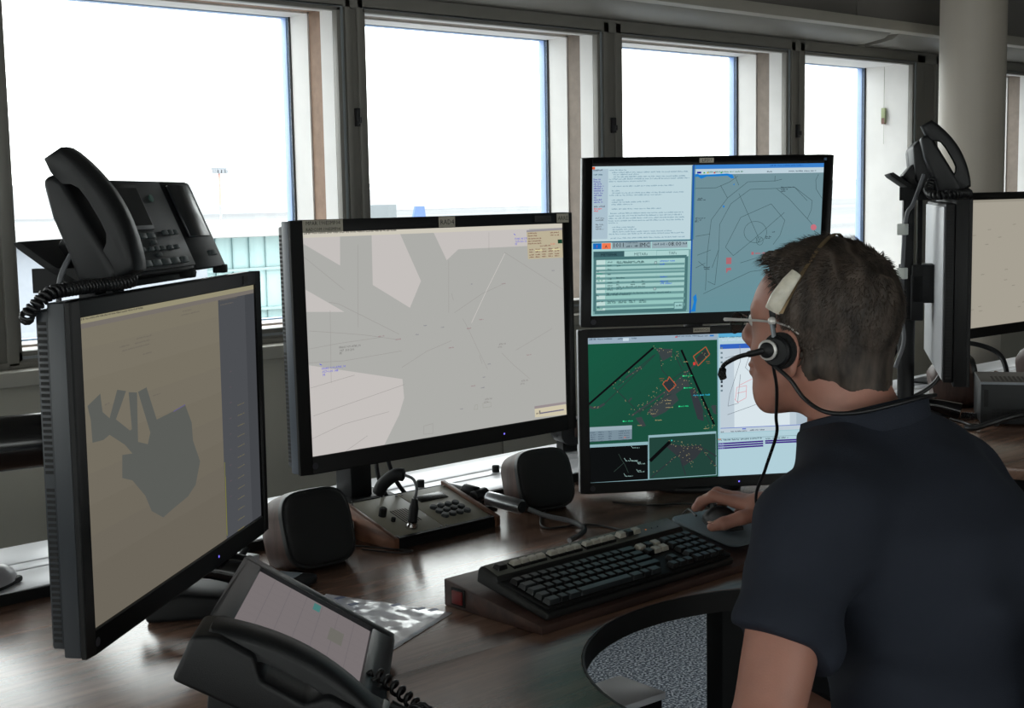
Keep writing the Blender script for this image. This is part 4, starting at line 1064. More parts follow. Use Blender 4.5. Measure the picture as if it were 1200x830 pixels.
('d',(140,170,166),8,(.2146,.9343),.0114,.01),
('d',(140,170,166),8,(.2146,.9433),.0266,.01),
('d',(140,170,166),8,(.1611,.97),.0285,.01),
('p',(142,178,186),5,[(.2614,.6881),(.2605,.9988),(.5654,.9906),(.5647,.6808)]),
('p',(34,66,58),6,[(.2648,.7052),(.2641,.9935),(.5627,.9861),(.5628,.6975)]),
('l',(12,12,14),8,.024,[(.267,.8682),(.3575,.7391)]),
('p',(50,54,58),7,[(.3376,.7684),(.3645,.7565),(.4183,.7748),(.4903,.7735),(.5083,.7961),(.4718,.8638),(.4174,.9159),(.3998,.8579)]),
('l',(44,52,56),7,.008,[(.2732,.9815),(.4,.8227)]),
('l',(44,52,56),7,.008,[(.4903,.7806),(.5638,.928)]),
('l',(44,52,56),7,.008,[(.5127,.8035),(.5641,.8571)]),
('l',(44,52,56),7,.008,[(.4042,.8724),(.4261,.9803)]),
('o',(140,132,98),9,.0034,[(.381,.7731),(.4076,.7452),(.3934,.7389),(.4938,.772),(.4866,.8042),(.4562,.7896),(.4552,.7667),(.4749,.7908),(.4172,.769),(.4065,.7687),(.4238,.7776),(.4335,.7921),(.4356,.7952),(.3633,.7582),(.4392,.7802),(.4111,.7509),(.3633,.7567),(.4363,.7647),(.3837,.7719),(.3533,.732),(.4597,.7749),(.4092,.7752),(.4105,.7435),(.3765,.7374),(.472,.7697),(.373,.7621),(.4495,.9008),(.4181,.7885),(.4349,.8387),(.4361,.7929),(.4547,.9219),(.4303,.8437),(.4537,.8838),(.4403,.8277),(.4431,.8364),(.4449,.8884),(.4305,.8373),(.4138,.8558),(.4329,.8762),(.4591,.8914),(.4441,.8637),(.4172,.8083),(.3575,.8786),(.4022,.8172),(.399,.837),(.3804,.8485),(.3963,.8448),(.3402,.8995),(.2826,.9457),(.2974,.9397),(.3751,.8529),(.3645,.8621),(.5438,.8918),(.5612,.9217),(.5181,.8437),(.496,.8059),(.54,.905),(.4983,.8004),(.5128,.8291),(.4912,.7974),(.4843,.7876),(.5246,.8314),(.5177,.8294),(.5552,.9223)]),
('o',(60,200,190),9,.006,[(.3647,.7312)]),
('p',(176,206,216),2,[(.5723,0),(.5723,1),(1,1),(1,0)]),
('p',(90,170,210),3,[(.5723,0),(.5723,.028),(1,.028),(1,0)]),
('p',(140,180,195),4,[(.5723,0),(.5723,1),(.5783,1),(.5783,0)]),
('d',(60,90,110),4,(.5824,.0302),.0353,.012),
('d',(60,90,110),4,(.6278,.0315),.0709,.012),
('p',(50,98,190),4,[(.5843,.075),(.5843,.108),(1,.108),(1,.075)]),
('d',(200,215,240),5,(.5954,.0528),.1032,.014),
('p',(190,204,214),3,[(.5843,.108),(.5843,.7),(1,.7),(1,.108)]),
('p',(216,228,234),4,[(.6473,.15),(.6473,.66),(.9,.66),(.9,.15)]),
('p',(110,130,140),5,[(.5872,.0959),(.5872,.1089),(.5963,.1089),(.5963,.0959)]),
('p',(110,130,140),5,[(.5871,.1286),(.5871,.1416),(.5962,.1416),(.5962,.1286)]),
('p',(110,130,140),5,[(.587,.1613),(.587,.1744),(.5961,.1744),(.5961,.1613)]),
('p',(110,130,140),5,[(.5869,.1941),(.5869,.2072),(.596,.2072),(.596,.1941)]),
('p',(110,130,140),5,[(.5868,.227),(.5868,.2401),(.5959,.2401),(.5959,.227)]),
('p',(110,130,140),5,[(.5867,.2598),(.5867,.273),(.5958,.273),(.5958,.2598)]),
('p',(110,130,140),5,[(.5866,.2927),(.5866,.3059),(.5957,.3059),(.5957,.2927)]),
('p',(110,130,140),5,[(.5865,.3257),(.5865,.3389),(.5956,.3389),(.5956,.3257)]),
('p',(110,130,140),5,[(.5864,.3587),(.5864,.3719),(.5955,.3719),(.5955,.3587)]),
('p',(110,130,140),5,[(.5863,.3917),(.5863,.4049),(.5954,.4049),(.5954,.3917)]),
('p',(40,50,60),6,[(.5865,.3304),(.5865,.3451),(.5956,.3451),(.5956,.3304)]),
('p',(40,50,60),6,[(.5864,.3587),(.5864,.3734),(.5955,.3734),(.5955,.3587)]),
('l',(110,120,130),6,.003,[(.6732,.0857),(.6761,.1953),(.6268,.4276),(.6185,.5091),(.6675,.4905)]),
('l',(110,120,130),6,.003,[(.6072,.172),(.6762,.1484)]),
('l',(110,120,130),6,.003,[(.676,.2894),(.6624,.4854)]),
('l',(110,120,130),6,.003,[(.7189,.1511),(.6984,.2438),(.7289,.293)]),
('l',(110,120,130),6,.003,[(.6163,.5691),(.7288,.514),(.78,.486)]),
('l',(220,130,140),6,.003,[(.6522,.4689),(.6595,.3795),(.7034,.3699),(.7002,.4565),(.6624,.4854),(.6492,.4608)]),
('l',(220,130,140),6,.003,[(.6677,.3675),(.7289,.3245)]),
('l',(220,130,140),6,.003,[(.6594,.422),(.7003,.4092)]),
('p',(170,186,198),5,[(.93,.4),(.93,.66),(1,.66),(1,.4)]),
('d',(60,80,140),6,(.7985,.5191),.038,.01),
('d',(60,80,140),6,(.7985,.5318),.0381,.01),
('d',(60,80,140),6,(.7985,.5445),.0381,.01),
('p',(110,130,200),6,[(.5843,.66),(.5843,.665),(1,.665),(1,.66)]),
('d',(60,80,90),5,(.5853,.6937),.0123,.012),
('d',(60,80,90),5,(.6313,.6925),.0717,.012),
('d',(60,80,90),5,(.7184,.6896),.0637,.012),
('p',(90,110,200),6,[(.6825,.6693),(.6825,.677),(.6999,.677),(.6999,.6693)]),
('p',(156,196,206),5,[(.5723,.695),(.5723,.7),(1,.7),(1,.695)]),
('d',(60,80,90),6,(.577,.7503),.1928,.016),
('d',(200,120,60),7,(.5729,.7436),.0123,.016),
('d',(60,80,90),6,(.7883,.7541),.1054,.014),
('p',(64,36,130),6,[(.5728,.7659),(.5728,.777),(.778,.7725),(.778,.7613)]),
('p',(64,36,130),6,[(.5728,.7818),(.5728,.793),(.778,.7885),(.778,.7773)]),
('p',(64,36,130),6,[(.5727,.7978),(.5727,.8089),(.778,.8045),(.778,.7933)]),
('p',(64,36,130),6,[(.7862,.7604),(.7863,.7716),(.9456,.7729),(.9455,.7616)]),
('p',(64,36,130),6,[(.7863,.7748),(.7863,.786),(.9456,.7873),(.9456,.7761)]),
('d',(150,150,210),7,(.5749,.7756),.0245,.01),
('d',(150,150,210),7,(.5748,.7916),.0245,.01),
('d',(150,150,210),7,(.5748,.8075),.0245,.01),
('p',(120,150,160),5,[(.5723,.735),(.5723,.738),(1,.738),(1,.735)])]
def img_bottom(q, w, h): draw(q, w, h, IMG_BOTTOM)
tape = M_label
M_dimlabel = mat('dim_label', (52, 50, 48), .6)
S = 1.236
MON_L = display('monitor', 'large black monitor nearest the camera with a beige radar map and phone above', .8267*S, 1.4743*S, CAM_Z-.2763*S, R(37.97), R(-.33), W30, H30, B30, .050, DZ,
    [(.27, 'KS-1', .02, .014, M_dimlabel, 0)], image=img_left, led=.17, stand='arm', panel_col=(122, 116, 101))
# the middle monitor stands on the ledge
MON_M = display('monitor', 'large black monitor with pale grey radar map labelled RAD4 in the middle', 1.3843*S, 1.6460*S, CAM_Z-.2086*S, R(-.756), R(.71), W30, H30, B30, .050, DZ+.0205,
    [(-.278, 'MPAR 190ESMP04\nRADCOM 190ESMP04', .086, .022, tape, 0), (.008, 'RAD4', .040, .020, tape, 0), (.318, 'ARRE', .034, .018, tape, 0), (.262, 'DefaultSVR', .046, .012, M_dimlabel, 0)],
    image=img_mid, led=.22, neck_y=.295, side_metal=mat('blue_grey_shell', (84, 92, 104), .4), panel_col=(172, 172, 168))
MON_T = display('monitor', 'upper monitor of the stack with a text page, weather table and blue area map', 2.3651, 1.9217, CAM_Z-.1012, R(-33.78), R(-5.83), W24, H24, B24, .045, DZ,
    [(-.008, 'LPSU', .032, .010, tape, .001), (.2605, ' ', .006, .006, mat('blue_sticker', (50, 80, 105), .5), 0)], stand='pole', image=img_top, led=9, shell=M_shell2, side_metal=M_shell2, panel_col=(185, 208, 214), back_bump=False)
MON_B = display('monitor', 'lower monitor of the stack with a green airport surface map', 2.3904, 1.9602, CAM_Z-.4755, R(-33.76), R(.96), W24, H24, B24, .045, DZ,
    [(.0, 'AIRNOC6', .038, .010, tape, .001)], stand='none', shell=M_shell2, image=img_bottom, led=.165, side_metal=M_shell2, panel_col=(27, 78, 61), back_bump=False)
G().box(-.09, .09, .045, .09, 0, .30).build('rear_stand', M_black, MON_B, bevel=.01)
MON_R = display('monitor', 'monitor seen edge on from behind with phone above it, at the neighbouring desk', 3.053+.346*.829, 1.675+.346*.559, 1.172, R(34), R(0), W30, H30, B30, .062, DZ, [], side_metal=M_bez, led=9, shell=M_bez, stand='pole', back_bump=False)
G(TR(0, 0, 1.172-DZ)).box(-.335, .335, .0622, .066, -.215, .205).build('silver_back', M_shell2, MON_R, bevel=.002)

def img_plain(q, w, h):
    q([(0, 0), (0, .02), (1, .02), (1, 0)], (150, 145, 132), 1)
    rnd = random.Random(5)
    for k in range(26):
        u, v = rnd.random()*.9, .1+rnd.random()*.8
        q([(u, v), (u, v+.006), (u+.03, v+.004), (u+.03, v-.002)], (140, 136, 124), 1)
MON_R2 = display('monitor', 'monitor with a plain beige lit picture at the neighbouring desk', 3.84+.347, 2.175, 1.182, R(-2.5), R(0), W30, H30, B30, .050, DZ+.0205, [(-.255, ' ', .022, .016, tape, 0)], image=img_plain, led=9, neck_y=.19, panel_col=(164, 158, 145))
# ================================================================ telephones above the displays
def bent(P0, P1, prof):
    """profile given along (a) and outward from (b) the segment P0-P1 -> (y, z)"""
    P0, P1 = Vector(P0), Vector(P1); d = (P1-P0); L = d.length; d /= L; o = Vector((-d.y, d.x))
    return [tuple(P0+d*(a*L)+o*b) for a, b in prof]
def handset(parent, P0, P1, x0, x1, M=None, m=None, label=None):
    n = 18
    outer = [(i/n, .024+.024*math.sin(math.pi*i/n)**.8) for i in range(n+1)]
    inner = [(1.0, -.006), (.90, -.008), (.80, -.004), (.76, .010), (.70, .020)]+[(k, .024) for k in (.6, .5, .4)]+[(.30, .020), (.24, .010), (.20, -.004), (.10, -.008), (0, -.006)]
    pf = bent(P0, P1, outer+inner)
    g = G(M) if M is not None else G()
    c = (x0+x1)/2; hw = (x1-x0)/2                                    # rounded across its width: narrower towards the back
    rings = []
    for t_, k in ((-1, .55), (-.93, .80), (-.75, .94), (0, 1.0), (.75, .94), (.93, .80), (1, .55)):
        cy = sum(p[0] for p in pf)/len(pf); cz = sum(p[1] for p in pf)/len(pf)
        m2 = []
        for (y, z), (a, b) in zip(pf, outer+inner):
            s = 1-(1-k)*.20
            q = bent(P0, P1, [(.5+(a-.5)*s, .016+(b-.016)*(k if b > .016 else .5+.5*k))])[0]
            m2.append((c+hw*t_, q[0], q[1]))
        rings.append(m2)
    g.loft(rings)
    return g.build('handset', m or M_phone, parent, sharp=50, label=label)
M_phone = mat('phone_plastic', (20, 21, 23), .45, var=.05, bump=.1, bscale=1200, spec=.35)
M_phone2 = mat('phone_face', (32, 35, 37), .45, bump=.1, bscale=1200)
M_lcd = mat('phone_lcd', (30, 33, 36), .2)
M_btn = mat('phone_button', (66, 74, 76), .45)
def desk_phone(label, loc, rz):
    t = thing('desk_phone', label, 'telephone', loc, rz)
    # body: side profile; narrow part under the handset, then the face block and the key module
    G().side([(.070, .013), (.018, .010), (.012, .030), (.084, .150), (.098, .160), (.114, .152), (.102, .100), (.082, .052)], -.182, -.108).build('handset_cradle', M_phone, t, bevel=.008, seg=3)
    th = math.atan2(.060, .140)
    F = TR(0, .032, .016) @ RX(-th)
    G().side([(.034, .012), (.094, .150), (.108, .154), (.128, .132), (.120, .05), (.10, .012)], -.108, .150).build('phone_body', M_phone, t, bevel=.007, seg=3)
    G(F).box(-.104, .146, -.0015, .004, .004, .148).build('face_plate', M_phone2, t, bevel=.004)
    d = G(F).box(-.085, .045, -.006, .0, .066, .140).build('display_frame', M_phone, t, bevel=.003)
    G(F).box(-.078, .038, -.0066, -.0055, .073, .133).build('display', M_lcd, d)
    def key(x, z, w, h, m=M_btn): G(F).box(x-w/2, x+w/2, -.007, -.001, z-h/2, z+h/2).build('button', m, t, bevel=.0015)
    for k in range(4): key(-.070+k*.030, .057, .022, .009)
    for k in range(6): key(-.070+k*.034, .014, .026, .010)
    for x, z in ((.02, .036), (.02, .046), (.02, .026), (.0, .036), (.04, .036), (-.03, .036), (-.055, .036), (.07, .036), (.095, .036)): key(x, z, .014, .007)
    for k in range(3): key(.075+k*.020, .060, .013, .008)
    G(F).cyl((.085, -.004, .118), (.085, .002, .118), .006, n=12).build('message_lamp', mat('lamp_green_dim', (90, 120, 112), .3), t)
    # key module on the right
    G().side([(.036, .010), (.096, .150), (.110, .154), (.128, .130), (.120, .05), (.10, .010)], .156, .290).build('key_module', M_phone, t, bevel=.008, seg=3)
    dm = G(F).box(.168, .250, -.004, .002, .050, .140).build('module_display', M_lcd, t, bevel=.002)
    key(.225, .020, .03, .009)
    for x in (-.09, .13, .27): G().box(x, x+.02, .035, .055, .0, .014).build('foot', M_black2, t, bevel=.002)
    # wedge stand behind
    G().side([(.09, .012), (.125, .09), (.150, .060), (.115, .012)], -.08, .12).build('tilt_stand', M_phone, t, bevel=.004)
    hs = handset(t, (.010, .016), (.108, .184), -.180, -.130)
    return t
def bracket(label, loc, rz, down, x0=-.135, x1=.26):
    t = thing('phone_bracket', label, 'bracket', loc, rz)
    G().side([(.080, -.006), (.135, .026), (.180, .058), (.186, .066), (.176, .068), (.132, .037), (.078, .004)], x0, x1).build('shelf_plate', M_black2, t, bevel=.001)
    G().box(x0, x0+.012, .075, .16, -.004, .03).build('shelf_lip', M_black2, t)
    G().box(-.03, .03, .118, .146, -down, .030).build('back_bar', M_black, t, bevel=.003)
    G().box(-.05, .05, .092, .124, -down, -down+.12).build('clamp_plate', M_black, t, bevel=.003)
    G().box(-.02, .02, .096, .108, -down, .0).build('inner_bar', M_black2, t, bevel=.002)
    return t
def top_loc(cx, cy, z): return (cx, cy, z)
LT = (.8267*S, 1.4743*S, CAM_Z-.2763*S+H30/2+B30[1]+.001)
desk_phone('black desk telephone with keypad and key module above the nearest large monitor', LT, R(37.97))
bracket('black sloping bracket carrying the telephone over the nearest large monitor', LT, R(37.97), .26)
RT = (3.053+.346*.829, 1.675+.346*.559, 1.172+H30/2+B30[1]+.001)
desk_phone('black desk telephone seen edge on in front of the round column', RT, R(34))
bracket('black sloping bracket carrying the telephone near the round column', RT, R(34), .32)
def world_pt(loc, rz, p):
    v = RZ(rz) @ Vector(p); return Vector(loc)+v
def cord(name, label, pts, r, m, cat='cable', group=None, n=8):
    o = G().tube(spline(pts, 8), r, n).build(name, m, sharp=60); tag(o, label, cat, group); return o
M_cable = mat('black_cable', (22, 22, 24), .4)
M_cablegrey = mat('grey_cable', (92, 94, 98), .45)
def coilcord(label, pts, R0, r, turns, name='coiled_cord'):
    o = G().tube(coil(pts, R0, r, turns), r, 5).build(name, M_cable, sharp=80); tag(o, label, 'cord'); return o
w = lambda p: world_pt(LT, R(37.97), p)
coilcord('coiled handset cord lying along the top edge of the nearest large monitor', [w((-.165, .006, .020)), w((-.18, -.004, .014)), w((-.25, .012, .013)), w((-.31, .02, .012)), w((-.340, .030, .008)), w((-.352, .050, -.014)), w((-.335, .062, -.022))], .0068, .0030, 34)
cord('line_cable', 'thin grey line cable hanging below the telephone above the nearest monitor', [w((-.165, .085, .05)), w((-.176, .092, .03)), w((-.182, .096, .008)), w((-.18, .10, -.03))], .004, M_cablegrey)
w2 = lambda p: world_pt(RT, R(34), p)
coilcord('coiled handset cord on top of the edge-on monitor by the column', [w2((-.165, .010, .020)), w2((-.19, -.002, .012)), w2((-.24, .012, .012)), w2((-.30, .045, .010)), w2((-.29, .085, .008)), w2((-.22, .095, .02)), w2((-.19, .085, .045))], .0085, .0035, 30)
cord('line_cable', 'grey line cable running down behind the edge-on monitor', [w2((-.20, .105, .06)), w2((-.225, .130, -.01)), w2((-.225, .148, -.05)), w2((-.222, .155, -.20)), w2((-.22, .152, -.30)), w2((-.235, .150, -.36)), w2((-.25, .17, -.42))], .005, M_cablegrey)
for k, z in enumerate((-.075, -.185)):
    p = w2((-.222, .155, z)); o = G().box(-.008, .008, -.012, .012, -.014, .014).build('cable_clip', mat('white_clip', (200, 205, 200), .5), loc=p, bevel=.002)
    tag(o, ['white cable clip high on the grey line cable by the column', 'white cable clip lower down on the grey line cable by the column'][k], 'clip')

# ================================================================ touch terminal in the foreground
def touch_terminal():
    t = thing('touch_terminal', 'black touch screen telephone terminal with handset in the foreground', 'telephone', (1.015, 1.516, DZ), R(49.2))
    T = TR(0, 0, .8476-DZ) @ RX(-R(58.9))
    w, h = .270, .181
    r = G(T)
    X0_, X1_, Z0_, Z1_ = -w/2-.012, w/2+.026, -h/2-.036, h/2+.026
    r.box(X0_, -w/2, -.004, .028, Z0_, Z1_); r.box(w/2, X1_, -.004, .028, Z0_, Z1_); r.box(-w/2, w/2, -.004, .028, Z0_, -h/2); r.box(-w/2, w/2, -.004, .028, h/2, Z1_)
    r.build('bezel', mat('terminal_plastic', (40, 44, 47), .4, bump=.1, bscale=900), t, bevel=.003)
    G(T).box(X0_+.002, X1_-.002, .026, .034, Z0_+.002, Z1_-.002).build('back_cover', M_black, t, bevel=.003)
    cols = []; vs = []; fs = []
    def q(pts, col, lv):
        k = len(vs)
        for u, v_ in pts: vs.append(((u-.5)*w, .003-.00015*lv, (.5-v_)*h))
        fs.append(tuple(range(k, k+len(pts)))); cols.append(col)
    q([(0, 0), (0, 1), (1, 1), (1, 0)], (118, 111, 112), 0)
    for k in range(1, 7): q([(0, k/7-.002), (0, k/7+.002), (1, k/7+.002), (1, k/7-.002)], (104, 99, 102), 1)
    for k in range(1, 9): q([(k/9-.0012, 0), (k/9-.0012, 1), (k/9+.0012, 1), (k/9+.0012, 0)], (110, 104, 106), 1)
    q([(.86, .50), (.86, .56), (.97, .56), (.97, .50)], (70, 122, 118), 2); q([(.55, .68), (.55, .80), (.74, .80), (.74, .68)], (108, 106, 100), 2)
    me = bpy.data.meshes.new('screen'); me.from_pydata([tuple(T @ Vector(p)) for p in vs], [], fs); me.update()
    ca = me.color_attributes.new('col', 'FLOAT_COLOR', 'CORNER'); data = []
    for p, c in zip(me.polygons, cols): data += [*lin(c), 1.0]*p.loop_total
    ca.data.foreach_set('color', data); me.materials.append(display_mat())
    o = bpy.data.objects.new('screen', me); COL.objects.link(o); o.parent = t
    # cradle wing for the handset on the near side
    G(T).side([(-.004, -.155), (-.018, -.12), (-.018, -.05), (.004, -.03), (.004, .03), (-.018, .05), (-.018, .10), (-.004, .125), (.055, .12), (.045, -.02), (.020, -.10), (.008, -.155)], X0_-.085, X0_+.002).build('handset_cradle', M_black, t, bevel=.006, seg=3)
    G(T).box(X0_-.070, X0_-.012, -.026, -.012, -.085, -.055).build('hook_switch', M_black2, t, bevel=.004)
    G(T).box(X0_-.082, X0_-.008, -.022, -.008, -.128, -.118).build('grey_rib', mat('rib_grey', (98, 104, 106), .4), t, bevel=.002)
    G().side([(-.085, 0), (-.085, .012), (.05, .085), (.09, .105), (.105, 0)], X0_-.07, w/2).build('base', M_black2, t, bevel=.006)
    handset(t, (.010, -.120), (.010, .112), X0_-.072, X0_-.016, M=T @ TR(0, -.004, 0), m=M_phone)
    G(T).cyl((X0_-.04, -.03, -.125), (X0_-.04, -.032, -.155), .006, .004, 10).build('cord_plug', M_black2, t)
    return t, T
tt, TT = touch_terminal()
w3 = lambda p: RZ(R(49.2)) @ (TT @ Vector(p)) + Vector((1.015, 1.516, DZ))
coilcord('coiled handset cord dropping from the foreground touch terminal', [w3((-.187, -.032, -.150)), w3((-.165, -.035, -.165)), w3((-.13, -.02, -.18)), Vector((1.055, 1.42, .80)), Vector((1.03, 1.37, .775)), Vector((.97, 1.27, .765)), Vector((.9, 1.15, .765))], .0075, .003, 34)

# ================================================================ loudspeakers
M_spk = wood_mat('speaker_brown', (64, 47, 42), (96, 74, 67), .5, 2.0, 'Z', .4)
M_grille = mat('speaker_grille', (13, 13, 14), .6, bump=.8, bscale=1500)
M_trim = mat('speaker_trim', (26, 28, 30), .4)
def sq(w, h, cx, y, cz, n=40, e=3.6, dz=0):
    out = []
    for i in range(n):
        a = 2*math.pi*i/n; c, s = math.cos(a), math.sin(a)
        out.append((cx+w/2*math.copysign(abs(c)**(2/e), c), y, cz+h/2*math.copysign(abs(s)**(2/e), s)))
    return out
def speaker(label, x, y, rz, z=DZ, w=.150, h=.150, d=.120, tilt=10):
    t = thing('loudspeaker', label, 'speaker', (x, y, z), R(rz), 'desk loudspeakers')
    T = RX(-R(tilt)); cz = h/2+.002
    g = G(T); g.loft([sq(w, h, 0, 0, cz), sq(w*1.02, h*1.02, 0, .02, cz), sq(w*1.0, h*1.0, 0, .06, cz-.001), sq(w*.86, h*.86, 0, d*.85, cz-.008), sq(w*.72, h*.7, 0, d, cz-.012)])
    b = g.build('cabinet', M_spk, t, sharp=50)
    g = G(T); g.loft([sq(w*.985, h*.985, 0, -.010, cz), sq(w*1.0, h*1.0, 0, -.006, cz), sq(w*1.0, h*1.0, 0, .004, cz)]); g.build('front_trim', M_trim, t, sharp=50)
    g = G(T); g.loft([sq(w*.70, h*.70, 0, -.0185, cz), sq(w*.86, h*.86, 0, -.017, cz), sq(w*.925, h*.925, 0, -.013, cz), sq(w*.93, h*.93, 0, -.008, cz)]); g.build('grille', M_grille, t, sharp=50)
    G().box(-w*.36, w*.36, .01, d*.8, 0, .012).build('foot', M_black2, t, bevel=.002)
    return t
speaker('brown loudspeaker with black grille on the desk next to the nearest large monitor', 1.418, 2.050, -3, w=.148, h=.146, d=.105, tilt=18)
speaker('brown loudspeaker with black grille beside the lower stacked monitor', 2.020, 2.075, -12, w=.138, h=.134, d=.09, tilt=18)
speaker('brown loudspeaker seen from behind under the edge-on monitor', 3.93, 2.14, 38, w=.16, h=.16)
speaker('brown loudspeaker with black rim at the edge of the picture behind the metal box', 4.47, 2.12, 0, w=.16, h=.16)

# ================================================================ intercom console
def intercom(label, x, y, rz):
    t = thing('intercom_panel', label, 'intercom', (x, y, DZ), R(rz))
    W, D, hb, hf = .262, .175, .068, .018
    th = math.atan2(hb-hf, D); Lg = math.hypot(D, hb-hf)
    M_cheek = wood_mat('orange_walnut', (96, 62, 46), (150, 104, 80), .4, 2.0, 'Y', .5)
    for s in (-1, 1):
        G().side([(0, 0), (0, hf+.004), (D, hb+.004), (D, 0)], s*W/2-.006, s*W/2+.006).build('wooden_cheek', M_cheek, t, bevel=.002)
    G().side([(.004, 0), (.004, hf-.004), (D-.004, hb-.004), (D-.004, 0)], -W/2+.006, W/2-.006).build('housing', M_black2, t)
    F = TR(0, 0, hf) @ RX(th)                                         # local: x, y up the slope, z out of the face
    M_olive = mat('olive_grey_face', (156, 151, 136), .45, bump=.1)
    for nm, a, b in (('left_plate', -W/2+.008, -.002), ('right_plate', .0, W/2-.008)):
        G(F).box(a, b, .010, Lg-.012, -.004, .0).build(nm, M_olive, t, bevel=.001)
    for a in (-.119, -.008, .006, .119):
        for b in (.016, Lg-.018): G(F).cyl((a, b, 0), (a, b, .0015), .0028, n=10).build('screw', mat('screw_steel', (150, 150, 150), .3, .8), t)
    G(F).box(-W/2+.008, W/2-.008, .003, .010, -.004, .003).build('front_strip', M_black, t)
    G(F).box(-W/2+.02, -.045, Lg-.011, Lg-.003, -.004, .001).build('rear_strip', M_black2, t)
    G(F).box(.022, .096, .118, .146, -.001, .0012).build('readout', mat('readout_dark', (26, 24, 22), .25), t, bevel=.001)
    for i in range(4):
        for j in range(3):
            cx, cy = .030+i*.0195, .050+j*.019
            G(F).lathe([(.0082, 0), (.0082, .004), (.0066, .006), (.0001, .0062)], 14, TR(cx, cy, 0)).build('keypad_button', mat('keypad_grey', (46, 50, 54), .3), t)
    for k in range(7):
        x_ = -.066+k*.0062
        G(F).box(x_, x_+.0022, .055, .110, -.0005, .0004).build('speaker_slot', M_slot, t)
    G(F).lathe([(.008, 0), (.008, .016), (.006, .018), (.0001, .018)], 14, TR(-.092, .100, 0)).build('volume_knob', M_black2, t)
    G(F).lathe([(.0045, 0), (.0045, .008), (.0001, .009)], 10, TR(-.086, .072, 0)).build('small_knob', M_black2, t)
    G(F).lathe([(.0055, 0), (.0055, .006), (.0001, .007)], 12, TR(-.014, .092, 0)).build('push_button', M_black2, t)
    G(F).lathe([(.0125, 0), (.0125, .006), (.010, .010), (.010, .014), (.0001, .014)], 18, TR(-.068, .036, 0)).build('socket', mat('chrome', (200, 200, 200), .15, 1.0), t)
    return t, F
ic, IF = intercom('wood sided intercom panel with round keypad between the two nearer loudspeakers', 1.720, 2.052, 0)
wi = lambda p: IF @ Vector(p) + Vector((1.720, 2.052, DZ))
mic = thing('gooseneck_microphone', 'black gooseneck microphone plugged into the wood sided intercom panel', 'microphone', wi((-.068, .036, .014)))
o0 = Vector(mic.location); L_ = lambda p: Vector(p)-o0
G().tube([L_(wi((-.068, .036, .014))), L_(wi((-.066, .040, .038))), L_(wi((-.064, .044, .058)))], [.0095, .0095, .006], 14).build('plug', M_black, mic)
neck = spline([wi((-.064, .044, .058)), wi((-.058, .050, .076)), wi((-.058, .064, .090)), wi((-.068, .080, .094))], 8)
G().tube([L_(p) for p in neck], .003, 8).build('neck', mat('dull_metal', (120, 122, 124), .35, .8), mic)
foam = spline([wi((-.068, .080, .094)), wi((-.080, .094, .090)), wi((-.094, .108, .068)), wi((-.100, .114, .044))], 6)
G().tube([L_(p) for p in foam], [.008]+[.013]*(len(foam)-2)+[.011], 12).build('foam_head', M_black2, mic)

# microphone arm joint and braided hose
ma = thing('microphone_arm', 'silver tubular microphone arm with black clamps beside the intercom panel', 'arm', (1.885, 2.12, DZ))
Mo = Vector((1.885, 2.12, DZ)); lo = lambda p: Vector(p)-Mo
M_sil = mat('brushed_silver', (176, 178, 182), .28, .9)
a, b = Vector((1.875, 2.235, .800)), Vector((1.910, 2.045, .782))
G().cyl(lo(a), lo(a.lerp(b, .45)), .013, n=18).build('tube', M_sil, ma, bevel=.002)
G().cyl(lo(a.lerp(b, .55)), lo(b), .0155, n=18).build('tube_end', M_sil, ma, bevel=.002)
G().cyl(lo(b+(b-a)*.001), lo(b+(b-a)*.02), .012, n=16).build('end_plug', M_black, ma)
c = a.lerp(b, .42)
G().cyl(lo(c+Vector((-.018, -.004, 0))), lo(c+Vector((.022, .004, .002))), .013, n=16).build('clamp_joint', M_black, ma, bevel=.002)
G().cyl(lo(a.lerp(b, .22)+Vector((0, 0, .002))), lo(a.lerp(b, .40)+Vector((0, 0, .002))), .0165, n=18).build('clamp_sleeve', M_black, ma, bevel=.002)
G().cyl(lo(c), lo(Vector((c.x, c.y, DZ))), .007, n=12).build('clamp_post', M_black, ma)
G().cyl(lo(Vector((c.x-.02, c.y-.01, DZ+.012))), lo(Vector((c.x+.03, c.y-.02, DZ+.014))), .008, n=12).build('wing_bolt', M_black, ma)
hp_ = spline([(1.914, 2.028, .779), (1.93, 1.99, .768), (1.948, 1.94, .762), (1.93, 1.885, .760), (1.885, 1.850, .762), (1.845, 1.842, .758)], 10)
g = G().tube(hp_, .0052, 8)
o = g.build('braided_hose', mat('steel_braid', (176, 178, 184), .35, .2, bump=1, bscale=1800), sharp=70); tag(o, 'steel braided hose curving from the microphone arm across the desk', 'hose')
rings = G()
for i in range(0, len(hp_)-1):
    d = (hp_[i+1]-hp_[i]); 
    for s_ in (.25, .75): rings.cyl(hp_[i]+d*s_, hp_[i]+d*(s_+.12), .0057, n=8)
r_ = rings.build('hose_ribs', M_cable, o, kind='stuff')

